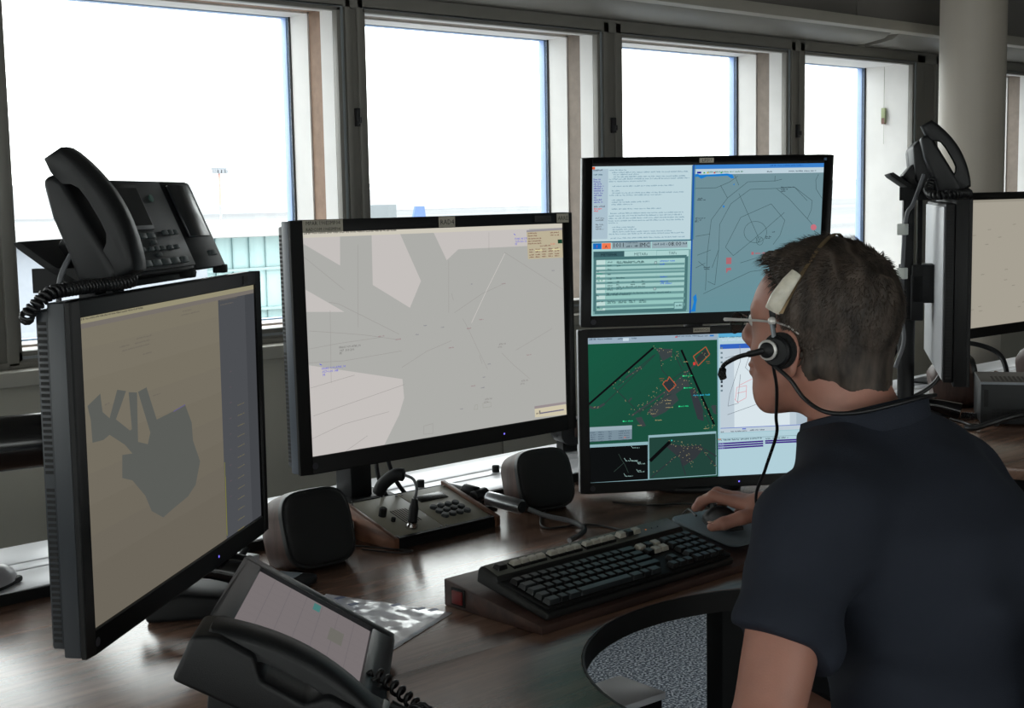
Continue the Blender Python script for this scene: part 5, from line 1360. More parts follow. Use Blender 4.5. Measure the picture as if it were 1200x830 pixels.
# ================================================================ keyboard on its wooden wedge
kt = thing('keyboard_tray', 'brown wooden wedge tray with a red rocker switch under the keyboard', 'tray', (1.42, 1.48, DZ))
TW, TD, TB, TF = .80, .232, .046, .014
G().side([(0, 0), (0, TF), (TD, TB), (TD, 0)], 0, TW).build('wedge', wood_mat('tray_walnut', (54, 38, 34), (88, 64, 56), .45, 1.5, 'X', .4), kt, bevel=.003)
sw = G().box(-.002, .002, .178, .212, .006, .036).build('switch_frame', M_black2, kt, bevel=.001)
G().box(-.005, -.001, .183, .207, .010, .032).build('rocker', mat('red_rocker', (112, 34, 34), .35), sw, bevel=.001)
tsl = math.atan2(TB-TF, TD)
kb = thing('keyboard', 'dark grey wired keyboard with black keys on the wooden wedge tray', 'keyboard', (1.437, 1.487, DZ+TF+.003), 0)
kb.rotation_euler = (tsl+R(3.0), 0, 0)
KW, KD = .462, .166
M_kb = mat('keyboard_grey', (98, 99, 93), .45, bump=.1, bscale=900)
M_key = mat('keycap_black', (22, 23, 24), .38); M_keyl = mat('keycap_light_grey', (184, 180, 168), .4); M_key2 = mat('keycap_dark_grey', (44, 48, 50), .38)  # light grey caps for the function row and some navigation keys
G().side([(0, 0), (0, .012), (.118, .018), (.122, .026), (KD-.006, .030), (KD, .024), (KD, 0)], 0, KW).build('case', mat('keyboard_black', (30, 31, 31), .45), kb, bevel=.004, seg=3)
G().side([(.1225, .0262), (.1225, .0274), (KD-.008, .0312), (KD-.008, .0300)], .005, KW-.005).build('top_strip', M_kb, kb, bevel=.0008)
G().box(.006, KW-.006, .004, .117, .0135, .0195).build('key_bed', M_black2, kb, bevel=.002)
for x in (.03, KW-.05): G().box(x, x+.02, .13, .15, -.0065, 0).build('foot', M_black2, kb, bevel=.002)
kmesh = {}
def keycap(x, y, wu, m, z=.019, hh=.0085, d=1.0, lab=None):
    key_ = (wu, m.name, hh, d)
    W_ = .0178*wu+.0012*(wu-1); D_ = .0165*d
    if key_ not in kmesh:
        g = G().loft([[(-W_/2, -D_/2, 0), (W_/2, -D_/2, 0), (W_/2, D_/2, 0), (-W_/2, D_/2, 0)], [(-W_/2+.0022, -D_/2+.0014, hh), (W_/2-.0022, -D_/2+.0014, hh), (W_/2-.0022, D_/2-.0026, hh), (-W_/2+.0022, D_/2-.0026, hh)]])
        o = g.build('key', m, kb, bevel=.0007, seg=1); kmesh[key_] = o.data
    else:
        o = bpy.data.objects.new('key', kmesh[key_]); COL.objects.link(o); o.parent = kb
    o.location = (x, y, z+y*.03)
rows = [(.0985, [1]*13+[2.0]), (.0795, [1.5]+[1]*12+[1.5]), (.0605, [1.75]+[1]*11+[2.25]), (.0415, [1.25]+[1]*10+[1, 2.75]), (.0225, [1.4, 1, 1.4, 6.4, 1.4, 1, 1.4])]
u = .0190
for y, ws in rows:
    x = .012
    for wu in ws:
        keycap(x+wu*u/2, y-.004, wu, M_key2 if (y == .0225 or x == .012) and wu > 1.1 else M_key); x += wu*u
nx = .012+15*u+.008
for j, y in enumerate((.0985, .0795)):
    for k in range(3): keycap(nx+u*(k+.5), y-.004, 1, M_keyl if (j, k) in ((0, 0), (1, 1), (0, 2), (1, 2)) else M_key)
for k in range(3): keycap(nx+u*(k+.5), .0185, 1, M_key)
keycap(nx+u*1.5, .0375, 1, M_key)
px_ = nx+3*u+.007
for j, y in enumerate((.0985, .0795, .0605, .0415, .0225)):
    for k in range(4): 
        if px_+u*(k+1) < KW-.003: keycap(px_+u*(k+.5), y-.004, 1, M_key2 if (j+k) % 3 == 0 else M_key)
fx = .046
keycap(.022, .137, 1.15, M_key, z=.0265)
for grp in range(3):
    for k in range(4): 
        G().box(fx+u*k+.0, fx+u*k+.0178, .128, .1465, .026, .032).build('key_block', M_black2, kb, bevel=.001) if 'fb' not in kmesh else None
        keycap(fx+u*(k+.5)-.0005, .1375, 1, M_keyl, z=.0275, hh=.0065, d=.8)
    fx += 4*u+.0085
for k in range(3): keycap(fx+u*(k+.5), .1375, 1, M_keyl if k != 1 else M_key, z=.0265, d=.9)
for k in range(3): G().cyl((fx+3*u+.022+k*.016, .140, .028), (fx+3*u+.022+k*.016, .140, .0300), .0012, n=8).build('indicator', emis('amber_led', (210, 120, 50), .8) if k == 0 else M_black2, kb)
# mouse mat and mouse
mm_ = thing('mouse_mat', 'blue grey mouse mat on the wedge tray next to the keyboard', 'mat', (2.06, 1.60, DZ+.0405), R(-6))
pl_ = []
for cx, cy, a0 in ((.105, .085, 0), (-.105, .085, 90), (-.105, -.085, 180), (.105, -.085, 270)):
    for k in range(7): a = R(a0+k*15); pl_.append((cx-math.copysign(.02, cx)+.02*math.cos(a), cy-math.copysign(.02, cy)+.02*math.sin(a)))
G(RX(tsl)).prism(pl_, 0, .0045).build('mat_surface', mat('mat_bluegrey', (112, 126, 134), .6), mm_, bevel=.001)
mo = thing('computer_mouse', 'black computer mouse under the right hand of the man', 'mouse', (2.015, 1.605, DZ+.048), R(-20))
rings = []
for t_ in range(13):
    a = t_/12; y = -.052+.104*a; ww = .031*math.sin(math.pi*min(1, max(.06, a*.94+.03)))**.45*(1-.12*math.sin(math.pi*a)); hh = .036*math.sin(math.pi*min(1, max(.05, (a*.82+.10))))**.7
    rings.append([(ww*math.cos(b_), y, max(0, hh*math.sin(b_))) for b_ in [math.pi*k/12 for k in range(13)]]+[(-ww*.9, y, 0), (ww*.9, y, 0)])
G().loft(rings).build('mouse_shell', M_black, mo, sharp=60)
G().box(-.0008, .0008, .008, .05, .024, .0325).build('button_gap', M_slot, mo)
w_ = G().cyl((-.004, .030, .0285), (.004, .030, .0285), .007, n=14); w_.build('scroll_wheel', mat('wheel_grey', (90, 92, 94), .5), mo)
cord('mouse_cable', 'thin black mouse cable looping behind the hand toward the stacked monitors', [(2.00, 1.655, .81), (2.03, 1.70, .81), (2.12, 1.79, .765), (2.22, 1.83, .754), (2.26, 1.88, .754), (2.21, 1.93, .754), (2.18, 1.96, .754), (2.16, 2.02, .754)], .0022, M_cable)
cord('keyboard_cable', 'thin black cable crossing the desk behind the keyboard', [(2.02, 1.66, .80), (1.98, 1.74, .753), (1.99, 1.83, .753), (1.98, 1.92, .753), (1.90, 1.96, .753), (1.95, 2.03, .753), (2.03, 2.09, .753)], .0022, M_cable)
cord('speaker_cable', 'thin cable lying between the near loudspeaker and the intercom panel', [(1.53, 2.17, .753), (1.58, 2.06, .753), (1.60, 2.02, .753), (1.57, 2.03, .753), (1.54, 2.10, .753)], .0018, M_cable)

# ================================================================ small things on the desk
# plastic bag with papers
bagm = bpy.data.meshes.new('plastic_bag'); bv = []; bf = []
c4 = [Vector((1.205, 1.585, 0)), Vector((1.395, 1.660, 0)), Vector((1.378, 1.735, 0)), Vector((1.300, 1.905, 0)), Vector((1.15, 1.80, 0))]
q4 = [Vector((1.205, 1.585, 0)), Vector((1.400, 1.668, 0)), Vector((1.320, 1.905, 0)), Vector((1.14, 1.80, 0))]
NB = 26
for i in range(NB+1):
    for j in range(NB+1):
        s_, t_ = i/NB, j/NB
        p = (q4[0]*(1-s_)+q4[1]*s_)*(1-t_)+(q4[3]*(1-s_)+q4[2]*s_)*t_
        z = .002+.006*abs(noise.noise(Vector((p.x*30, p.y*30, 0))))+.004*abs(noise.noise(Vector((p.x*90, p.y*90, 3)))); z *= min(1, 8*min(s_, 1-s_, t_, 1-t_)+.15)
        bv.append((p.x, p.y, DZ+z))
for i in range(NB):
    for j in range(NB): a = i*(NB+1)+j; bf.append((a, a+1, a+NB+2, a+NB+1))
bagm.from_pydata(bv, [], bf); bagm.shade_smooth()
bm_ = mat('clear_plastic_bag', (214, 215, 224), .24, var=.22, vscale=26, spec=.6, coat=.4)
bagm.materials.append(bm_); bo = bpy.data.objects.new('plastic_bag', bagm); COL.objects.link(bo); tag(bo, 'crumpled clear plastic bag with white papers on the walnut desk', 'bag')
so = bo.modifiers.new('thick', 'SOLIDIFY'); so.thickness = .001
pr = G()
for (x, y) in ((1.36, 1.70), (1.345, 1.745), (1.305, 1.845), (1.37, 1.68), (1.30, 1.80)):
    pr.box(x-.008, x+.008, y-.005, y+.005, DZ+.010, DZ+.0105, )
pr.build('blue_print', mat('blue_print', (40, 60, 110), .5), bo, kind='stuff')
# cordless handset / telephone between the nearest monitor and the touch terminal
ph = thing('small_telephone', 'small black telephone with curved handset behind the touch terminal', 'telephone', (1.115, 1.985, DZ), R(58))
G().side([(-.075, 0), (-.078, .016), (-.05, .034), (.02, .044), (.065, .034), (.078, .012), (.075, 0)], -.055, .055).build('base', M_black2, ph, bevel=.008, seg=3)
g = G(); n = 14
g.tube([(-.045, -.10+.20*i/n, .062+.022*math.sin(math.pi*i/n)) for i in range(n+1)], [.016+.009*abs(1-2*i/n)**2 for i in range(n+1)], 14); g.build('handset', M_gloss, ph, sharp=60)
G().tube([(.035, -.09+.17*i/n, .058+.018*math.sin(math.pi*i/n)) for i in range(n+1)], [.018]*(n+1), 14).build('rest', M_black, ph, sharp=60)
fl = thing('flat_control_unit', 'flat dark control unit with a pale top beyond the touch terminal', 'device', (1.285, 2.04, DZ), R(-62))
G().box(-.085, .085, -.035, .035, 0, .016).build('case', M_black, fl, bevel=.004)
G().box(-.070, .060, -.012, .028, .0155, .017).build('pale_top', mat('pale_top', (150, 158, 166), .25), fl, bevel=.001)
for k in range(5): G().box(-.04+k*.022, -.028+k*.022, -.027, -.018, .016, .020).build('button', M_black2, fl, bevel=.001)
sb = thing('socket_box', 'small white socket box with black plugs behind the small telephone', 'socket', (1.262, 2.12, DZ), R(20))
G().box(-.05, .05, -.03, .03, 0, .035).build('box', mat('white_socket', (196, 198, 204), .4), sb, bevel=.003)
for x in (-.02, .015): G().cyl((x, -.012, .034), (x+.012, -.02, .052), .006, n=10).build('plug', M_black2, sb)
jb = thing('junction_box', 'white junction box between the near loudspeaker and the intercom panel', 'box', (1.545, 2.205, DZ), R(0))
G().box(-.035, .035, -.03, .03, 0, .04).build('box', mat('dull_white', (170, 168, 166), .5), jb, bevel=.003)
G().box(-.02, .02, -.031, -.029, .01, .03).build('label_plate', mat('grey_print', (130, 128, 126), .5), jb)
lm = thing('silver_mouse', 'silver topped mouse on the bright ledge at the picture edge', 'mouse', (.905, 2.30, DZ+.020), R(-55))
rings = []
for t_ in range(11):
    a = t_/10; y = -.055+.11*a; ww = .032*math.sin(math.pi*min(1, max(.06, a*.94+.03)))**.4; hh = .034*math.sin(math.pi*min(1, max(.05, a*.82+.10)))**.7
    rings.append([(ww*math.cos(b_), y, .008+hh*math.sin(b_)) for b_ in [math.pi*k/10 for k in range(11)]])
G().loft(rings).build('shell', mat('silver_paint', (176, 176, 182), .3), lm, sharp=60)
G().box(-.030, .030, -.05, .05, 0, .012).build('underside', M_black2, lm, bevel=.005)
hu = thing('hanging_unit', 'small black rounded unit with a brown side below the right corner of the middle monitor', 'device', (2.470, 2.47, DZ+.020), R(-20))
g = G(); n = 16
g.loft([[(.034*math.cos(math.pi*k/n), y, .050-.032*math.sin(math.pi*k/n)) for k in range(n+1)]+[(-.034, y, .085), (.034, y, .085)] for y in (-.04, .03)]); g.build('shell', M_black, hu, bevel=.003)
G().box(.004, .030, -.0425, -.039, .040, .080).build('brown_side', M_spk, hu, bevel=.001)
G().box(-.02, .02, -.02, .02, 0, .024).build('foot', M_black2, hu)
for k, (dx, lab) in enumerate(((-.012, 'black display cable hanging beside the neck of the middle monitor'), (.012, 'second black display cable curving off the neck of the middle monitor'))):
    cord('display_cable', lab, [(1.70+dx, 2.22, 1.02), (1.69+dx, 2.225, .93), (1.70+dx*1.5, 2.23, .86), (1.74+dx*2, 2.235, .80), (1.80+dx*2, 2.24, .776)], .0045, M_cable)
# ================================================================ things on the neighbouring desk
mb = thing('metal_case', 'dark grey metal computer case with perforated top at the edge of the neighbouring desk', 'computer', (3.59, 1.935, DZ), R(-57))
# local x runs along the visible long side (towards the camera's right), y away from it
M_case = mat('case_grey', (26, 28, 30), .5, .2)
CW, CD, CH = .34, .24, .125
G().box(0, CW, 0, CD, .006, CH).build('case', M_case, mb, bevel=.003)
G().box(-.001, CW, -.002, .0, CH-.006, CH+.001).build('top_edge_highlight', mat('edge_highlight', (120, 124, 130), .3, .6), mb)  # pale strip paints a highlight along the case edge
hs_ = G()
for i in range(24):
    for j in range(6): x, y = .035+i*.012, .03+j*.018; hs_.box(x, x+.0062, y, y+.011, CH, CH+.0006)
hs_.build('top_perforation', M_slot, mb, kind='stuff', smooth=False)
hs_ = G()
for i in range(22):
    for j in range(4): x, z = .03+i*.013, .018+j*.009; hs_.box(x, x+.009, -.0006, 0, z, z+.004)
hs_.build('side_louvres', M_slot, mb, kind='stuff', smooth=False)
G().box(.008, .020, -.0012, 0, .055, .105).build('side_slot', M_slot, mb)
G().box(.006, .018, -.0012, 0, .015, .035).build('side_socket', M_slot, mb)
for x in (.02, CW-.04): 
    for y in (.02, CD-.04): G().box(x, x+.02, y, y+.02, 0, .006).build('foot', M_black2, mb)
cord('power_cable', 'thick black cable running from the metal case down onto the neighbouring desk', [(3.66, 1.80, DZ+.045), (3.61, 1.80, DZ+.048), (3.555, 1.83, DZ+.040), (3.515, 1.87, DZ+.022), (3.50, 1.905, DZ+.008), (3.50, 1.93, DZ+.008)], .0085, M_cable)
hs2 = thing('telephone_handset', 'black curved telephone handset lying on the neighbouring desk behind the man', 'telephone', (3.60, 2.13, DZ), R(-52))
n = 16
G().tube([(-.11+.22*i/n, 0, .022+.022*math.sin(math.pi*i/n)) for i in range(n+1)], [.017+.008*abs(1-2*i/n)**2 for i in range(n+1)], 14).build('handset', M_gloss, hs2, sharp=60)
G().box(-.10, .10, .02, .09, 0, .02).build('cradle', M_black, hs2, bevel=.006)
coilcord('black coiled cord lying across the neighbouring desk to the metal case', [(3.655, 2.03, DZ+.012), (3.69, 2.0, DZ+.010), (3.66, 1.95, DZ+.010), (3.62, 1.91, DZ+.010), (3.60, 1.89, DZ+.010)], .007, .003, 26)
pl2 = cord('flat_cable', 'thin black cable beside the coiled cord on the neighbouring desk', [(3.63, 2.05, DZ+.004), (3.60, 2.0, DZ+.004), (3.57, 1.955, DZ+.004), (3.58, 1.93, DZ+.004)], .004, M_cable)
# cable bunch behind the edge-on monitor
for k, (pts, r, m, lab) in enumerate((
    ([(3.27, 2.02, 1.03), (3.22, 2.05, .98), (3.19, 2.06, .93), (3.21, 2.03, .87), (3.28, 1.98, .86), (3.33, 1.93, .90), (3.35, 1.90, .97)], .006, M_cable, 'black display cable looping behind the edge-on monitor'),
    ([(3.26, 2.04, 1.04), (3.21, 2.07, 1.00), (3.17, 2.09, .95), (3.18, 2.08, .90), (3.23, 2.04, .88)], .0045, M_cablegrey, 'grey cable looping behind the edge-on monitor'),
    ([(3.30, 2.00, 1.03), (3.26, 2.02, .96), (3.24, 2.03, .90), (3.26, 2.02, .85), (3.3, 2.05, .76)], .005, M_cable, 'black cable hanging behind the edge-on monitor to the desk'))):
    cord('display_cable', lab, pts, r, m, group=None)
fc = G().cyl((3.235, 2.035, .965), (3.225, 2.04, .925), .011, n=14).build('ferrite_core', mat('ferrite_grey', (150, 152, 160), .3), bevel=.002); tag(fc, 'pale ferrite core on the cable behind the edge-on monitor', 'cable core')
# second gooseneck microphone and silver joint behind the case
m2 = thing('gooseneck_microphone', 'black gooseneck microphone with chrome plug behind the metal case', 'microphone', (4.08, 2.12, DZ+.05))
G().cyl((0, 0, -.05), (0, 0, 0), .012).build('base', mat('chrome', (200, 200, 200), .15, 1.0), m2)
G().tube(spline([(0, 0, 0), (.01, 0, .05), (.02, .04, .10), (-.01, .12, .125), (-.07, .17, .115)], 8), .008, 10).build('neck', M_black, m2)
a2 = thing('microphone_arm', 'short silver tube end behind the metal case on the neighbouring desk', 'arm', (4.20, 2.10, DZ))
G().cyl((0, 0, .04), (.04, -.05, .036), .020, n=18).build('tube_end', M_sil, a2, bevel=.002); G().cyl((0, 0, 0), (0, 0, .04), .008).build('post', M_black, a2)
ic2, IF2 = intercom('wood sided intercom panel half hidden behind the metal case', 4.09, 2.052, 0)
# paper on the right wing of the main desk
pp = G().box(-.14, .14, -.08, .08, 0, .002).build('paper_sheet', mat('white_paper', (205, 205, 208), .7), loc=(2.39, 1.14, DZ)); tag(pp, 'white paper lying on the desk wing at the right picture edge behind the man', 'paper')
# little thing hanging in the fourth window
hg = thing('hanging_tag', 'small green and brown tag hanging on a string in the window beside the column', 'tag', (6.20, 3.90, 1.80))
G().cyl((0, 0, .0), (0, 0, .235), .0015, n=6).build('string', mat('string_grey', (180, 180, 170), .6), hg)
G().box(-.008, .004, -.012, .012, -.045, .03).build('tag_body', mat('tag_green', (150, 160, 120), .5), hg, bevel=.002)
G().box(-.009, .005, -.009, .009, -.050, -.02).build('tag_foot', mat('tag_brown', (110, 76, 66), .5), hg)
G().cyl((0, 0, -.15), (0, 0, -.045), .0012, n=6).build('string_end', MATS['string_grey'], hg)
# ================================================================ the man at the console
import openvdb as vdb
def smin(a, b, k): 
    h = np.clip(.5+.5*(b-a)/k, 0, 1); return b*(1-h)+a*h-k*h*(1-h)
def smax(a, b, k): return -smin(-a, -b, k)
def rotm(rx=0, ry=0, rz=0):
    return np.array((Matrix.Rotation(rz, 3, 'Z') @ Matrix.Rotation(ry, 3, 'Y') @ Matrix.Rotation(rx, 3, 'X')))
def ell(P, c, r, rot=None):
    q = P-np.array(c, np.float32)
    if rot is not None: q = q @ rot
    r = np.array(r, np.float32); k0 = np.linalg.norm(q/r, axis=-1); k1 = np.linalg.norm(q/(r*r), axis=-1)
    return k0*(k0-1)/np.maximum(k1, 1e-6)
def cap(P, a, b, ra, rb=None):
    rb = ra if rb is None else rb
    a = np.array(a, np.float32); b = np.array(b, np.float32); ab = b-a
    t = np.clip(((P-a) @ ab)/float(ab @ ab), 0, 1)
    return np.linalg.norm(P-a-t[..., None]*ab, axis=-1)-(ra+(rb-ra)*t)
def chain(P, pts, rs, k=.006):
    d = None
    for i in range(len(pts)-1):
        c = cap(P, pts[i], pts[i+1], rs[i], rs[i+1]); d = c if d is None else smin(d, c, k)
    return d
def mesh_of(f, lo, hi, h):
    """surface of the distance function f in the box lo..hi, cell h -> verts, faces"""
    lo = np.array(lo, float); n = np.ceil((np.array(hi)-lo)/h).astype(int)+1
    ax = [lo[i]+h*np.arange(n[i]) for i in range(3)]
    P = np.stack(np.meshgrid(*ax, indexing='ij'), -1).astype(np.float32)
    D = f(P).astype(np.float32)
    D[0], D[-1], D[:, 0], D[:, -1], D[:, :, 0], D[:, :, -1] = [np.maximum(x, h*.5) for x in (D[0], D[-1], D[:, 0], D[:, -1], D[:, :, 0], D[:, :, -1])]
    g = vdb.FloatGrid(background=1.0); g.copyFromArray(np.clip(D, -1, 1))
    v, q = g.convertToQuads(isovalue=0)
    return np.asarray(v)*h+lo, np.asarray(q)[:, ::-1]
def mesh_obj(name, parts, m, parent, origin, smooth_it=2):
    vs = []; fs = []; k = 0
    for v, q in parts: vs.append(v); fs += (q+k).tolist(); k += len(v)
    me = bpy.data.meshes.new(name); me.from_pydata((np.concatenate(vs)-np.array(origin)).tolist(), [], fs)
    bm = bmesh.new(); bm.from_mesh(me)
    for _ in range(smooth_it): bmesh.ops.smooth_vert(bm, verts=bm.verts, factor=.5, use_axis_x=True, use_axis_y=True, use_axis_z=True)
    bmesh.ops.recalc_face_normals(bm, faces=bm.faces); bm.to_mesh(me); bm.free()
    me.shade_smooth(); me.materials.append(m)
    o = bpy.data.objects.new(name, me); COL.objects.link(o); o.parent = parent; return o

HS = .97                                                       # head size
HC = np.array((1.6226, 1.1245, 1.222)); HYAW, HPITCH = R(15), R(-1)
HR = rotm(-HPITCH, 0, HYAW)                                      # head axes: x to his right, y out of the face, z up
LOW = 1.13                                                     # the lower half of the head is drawn out a little
def hl(P):
    L = ((P-HC.astype(np.float32)) @ HR.astype(np.float32))/HS
    z = L[..., 2]; L[..., 2] = np.where(z < 0, z/LOW, z); return L
def hw(p):
    p = np.array(p, float); p[2] = p[2]*LOW if p[2] < 0 else p[2]
    return Vector((HR @ (p*HS))+HC)
def head_sdf(L, ears=True):
    d = ell(L, (0, -.016, .034), (.077, .098, .090))
    d = smin(d, ell(L, (0, -.052, -.026), (.060, .046, .056)), .03)
    d = smin(d, ell(L, (0, .038, .020), (.061, .058, .078)), .02)
    d = smin(d, ell(L, (0, .036, -.055), (.051, .052, .050)), .025)
    d = smin(d, ell(L, (0, .066, -.088), (.024, .020, .018)), .018)
    d = smin(d, cap(L, (-.055, -.005, -.045), (-.022, .060, -.086), .018, .016), .02); d = smin(d, cap(L, (.055, -.005, -.045), (.022, .060, -.086), .018, .016), .02)
    for s in (-1, 1):
        d = smin(d, ell(L, (s*.040, .056, -.024), (.024, .026, .030)), .015)
        d = smin(d, cap(L, (s*.042, .072, .034), (s*.010, .084, .031), .010), .010)
        d = smax(d, -ell(L, (s*.032, .103, .019), (.017, .014, .010)), .008)
        d = smin(d, ell(L, (s*.031, .077, .018), (.013, .013, .011)), .002)
    d = smin(d, cap(L, (0, .088, .026), (0, .104, -.008), .0075, .0112), .008)
    for s in (-1, 1): d = smin(d, ell(L, (s*.011, .097, -.013), (.008, .009, .008)), .006)
    d = smin(d, ell(L, (0, .086, -.032), (.020, .012, .018)), .010)
    d = smin(d, ell(L, (0, .0940, -.0450), (.021, .0070, .0045)), .004); d = smin(d, ell(L, (0, .0925, -.0545), (.018, .0070, .0050)), .004)
    d = smin(d, ell(L, (0, .060, -.070), (.034, .028, .026)), .02)
    return d
def ear_sdf(L):
    out = None
    for s in (-1, 1):
        Rm = rotm(R(-14), 0, s*R(24)).astype(np.float32)
        q = (L-np.array((s*.082, .010, -.018), np.float32)) @ Rm
        e = ell(q, (0, 0, .004), (.0065, .020, .027)); e = smin(e, ell(q, (0, .004, -.023), (.006, .011, .010)), .008)
        e = smax(e, -ell(q, (s*.008, .004, .002), (.008, .011, .019)), .004)
        e = smin(e, cap(L, (s*.066, .016, -.016), (s*.080, .013, -.016), .014, .010), .006)
        out = e if out is None else np.minimum(out, e)
    return out
SHL, ELL_, WRL = (1.420, 1.000, 1.000), (1.280, .960, .765), (1.47, 1.15, .66)
SHR, ELR, WRR = (1.788, 1.035, .985), (2.030, 1.235, .850), (2.055, 1.490, .836)
RK = [((2.022, 1.582, .845), (2.010, 1.622, .851), (2.004, 1.646, .838), (2.002, 1.658, .824)),
      ((2.041, 1.590, .848), (2.035, 1.632, .852), (2.030, 1.657, .836), (2.028, 1.667, .820)),
      ((2.059, 1.586, .842), (2.060, 1.622, .840), (2.058, 1.643, .822), (2.057, 1.649, .806)),
      ((2.074, 1.574, .833), (2.083, 1.602, .826), (2.085, 1.620, .810), (2.085, 1.626, .800))]
RT_ = ((2.032, 1.530, .830), (1.990, 1.540, .826), (1.966, 1.562, .816), (1.955, 1.580, .809))
def hand_sdf(P, W, K, T):
    d = None
    for i, f in enumerate(K):
        w_ = np.array(W)*.7+np.array(f[0])*.3; w_ = w_+np.array((.012*(i-1.2), 0, 0))
        c = cap(P, w_, f[0], .017, .0115); d = c if d is None else smin(d, c, .012)
    c = cap(P, W, np.array(K[1][0])*.45+np.array(W)*.55, .024, .024); d = smin(d, c, .015)
    for i, f in enumerate(K):
        r = (.0105, .0105, .0100, .0085)[i]
        d = smin(d, chain(P, f, [r*1.05, r, r*.92, r*.80], .004), .005)
        d = smin(d, ell(P, f[1], (r*1.12, r*1.12, r*1.05)), .004)
    d = smin(d, cap(P, np.array(W)*.5+np.array(K[0][0])*.5, T[0], .019, .016), .015)
    d = smin(d, chain(P, T, [.0155, .0130, .0120, .0095], .005), .008)
    return d
def arms_sdf(P):
    d = chain(P, (SHL, ELL_, WRL), (.054, .041, .027), .02); d = smin(d, cap(P, ELL_, np.array(ELL_)*.6+np.array(WRL)*.4, .043, .042), .02)
    e = chain(P, (SHR, ELR, WRR), (.054, .041, .027), .02); e = smin(e, cap(P, ELR, np.array(ELR)*.6+np.array(WRR)*.4, .043, .041), .02)
    return np.minimum(d, e)
def torso_sdf(P, g=0.0):
    d = ell(P, (1.625, .84, .62), (.208+g, .150+g, .15+g))
    d = smin(d, ell(P, (1.628, .895, .78), (.200+g, .140+g, .18+g), rotm(-.2)), .06)
    d = smin(d, ell(P, (1.640, .945, .915), (.188+g, .128+g, .15+g), rotm(-.35)), .05)
    d = smin(d, cap(P, (1.455, .985, 1.012), (1.762, 1.000, .998), .066+g, .064+g), .05)
    d = smin(d, cap(P, (1.640, 1.010, 1.03), (1.640, 1.045, 1.085), .080+g, .060+g), .05)
    d = smin(d, cap(P, (1.50, 1.010, 1.045), (1.60, 1.080, 1.070), .045+g, .046+g), .04); d = smin(d, cap(P, (1.765, .995, 1.03), (1.66, 1.035, 1.085), .043+g, .050+g), .04)
    return d
NECK = [((1.640, 1.045, 1.05), .070), ((1.628, 1.098, 1.175), .058)]
def neck_sdf(P): return cap(P, NECK[0][0], NECK[1][0], NECK[0][1], NECK[1][1])
def leg_sdf(P, g=0.0):
    d = None
    for s in (-1, 1):
        c = chain(P, ((1.655+s*.10, .84, .545), (1.66+s*.14, 1.29, .555), (1.66+s*.15, 1.36, .12)), (.088+g, .060+g, .042+g), .04)
        d = c if d is None else smin(d, c, .03)
    return d
man = thing('person', 'seated man in navy polo shirt facing the monitors with one hand on the mouse', 'person', (1.655, .84, 0))
MO = (1.655, .84, 0)
def skin_mat():
    m = mat('skin', (172, 122, 106), .48, var=.10, vscale=18, bump=.12, bscale=500)
    b = m.node_tree.nodes['Principled BSDF']; b.inputs['Subsurface Weight'].default_value = .12; b.inputs['Subsurface Radius'].default_value = (.9, .35, .2); b.inputs['Subsurface Scale'].default_value = .01
    return m
M_skin = skin_mat()
def f_head(P):
    L = hl(P); d = np.minimum(head_sdf(L), 9)*HS; d = smin(d, neck_sdf(P), .022); return smin(d, ear_sdf(L)*HS, .004)
def f_body(P):
    d = torso_sdf(P, -.014); d = smin(d, neck_sdf(P), .02); d = smin(d, arms_sdf(P), .01); d = smin(d, leg_sdf(P, -.008), .03); return d
LK = [tuple(Vector(WRL)+Vector(p) for p in ((.01+.018*i, .075-.006*abs(i-1), -.005), (.014+.020*i, .110-.006*abs(i-1), -.018), (.016+.020*i, .130-.008*abs(i-1), -.038), (.016+.020*i, .138-.008*abs(i-1), -.052))) for i in range(4)]
LK = [tuple(tuple(p) for p in f) for f in LK]
LT_ = tuple(tuple(Vector(WRL)+Vector(p)) for p in ((.045, .03, .0), (.075, .05, -.008), (.090, .075, -.018), (.092, .095, -.03)))
parts = [mesh_of(f_head, (1.50, .98, 1.105), (1.77, 1.26, 1.36), .0027),
         mesh_of(f_body, (1.20, .62, .05), (2.16, 1.50, 1.108), .0085),
         mesh_of(lambda P: smin(hand_sdf(P, WRR, RK, RT_), cap(P, ELR, WRR, .041, .027), .012), (1.93, 1.44, .78), (2.11, 1.69, .885), .0022),
         mesh_of(lambda P: hand_sdf(P, WRL, LK, LT_), (1.42, 1.10, .56), (1.62, 1.33, .72), .0035)]
body = mesh_obj('body', parts, M_skin, man, MO, 2)
# nails of the visible hand
# eyes
for s in (-1, 1):
    G().ball(tuple(hw((s*.031, .0795, .018))-Vector(MO)), .0118).build('eyeball', mat('eye_white', (225, 222, 218), .2), man)
    c = hw((s*.031, .0915, .017))-Vector(MO); G().ball(tuple(c), .0048, 8).build('iris', mat('iris_dark', (50, 56, 62), .15), man)
nl = G()
tipv = Vector(RT_[3]); nd = (Vector(RT_[3])-Vector(RT_[2])).normalized()
G().ball((0, 0, 0), .0062, 8, (1.0, 1.25, .35)).build('thumbnail', mat('nail', (205, 165, 150), .3), man, loc=tuple(tipv+Vector((-.002, .001, .0085))-Vector(MO)))

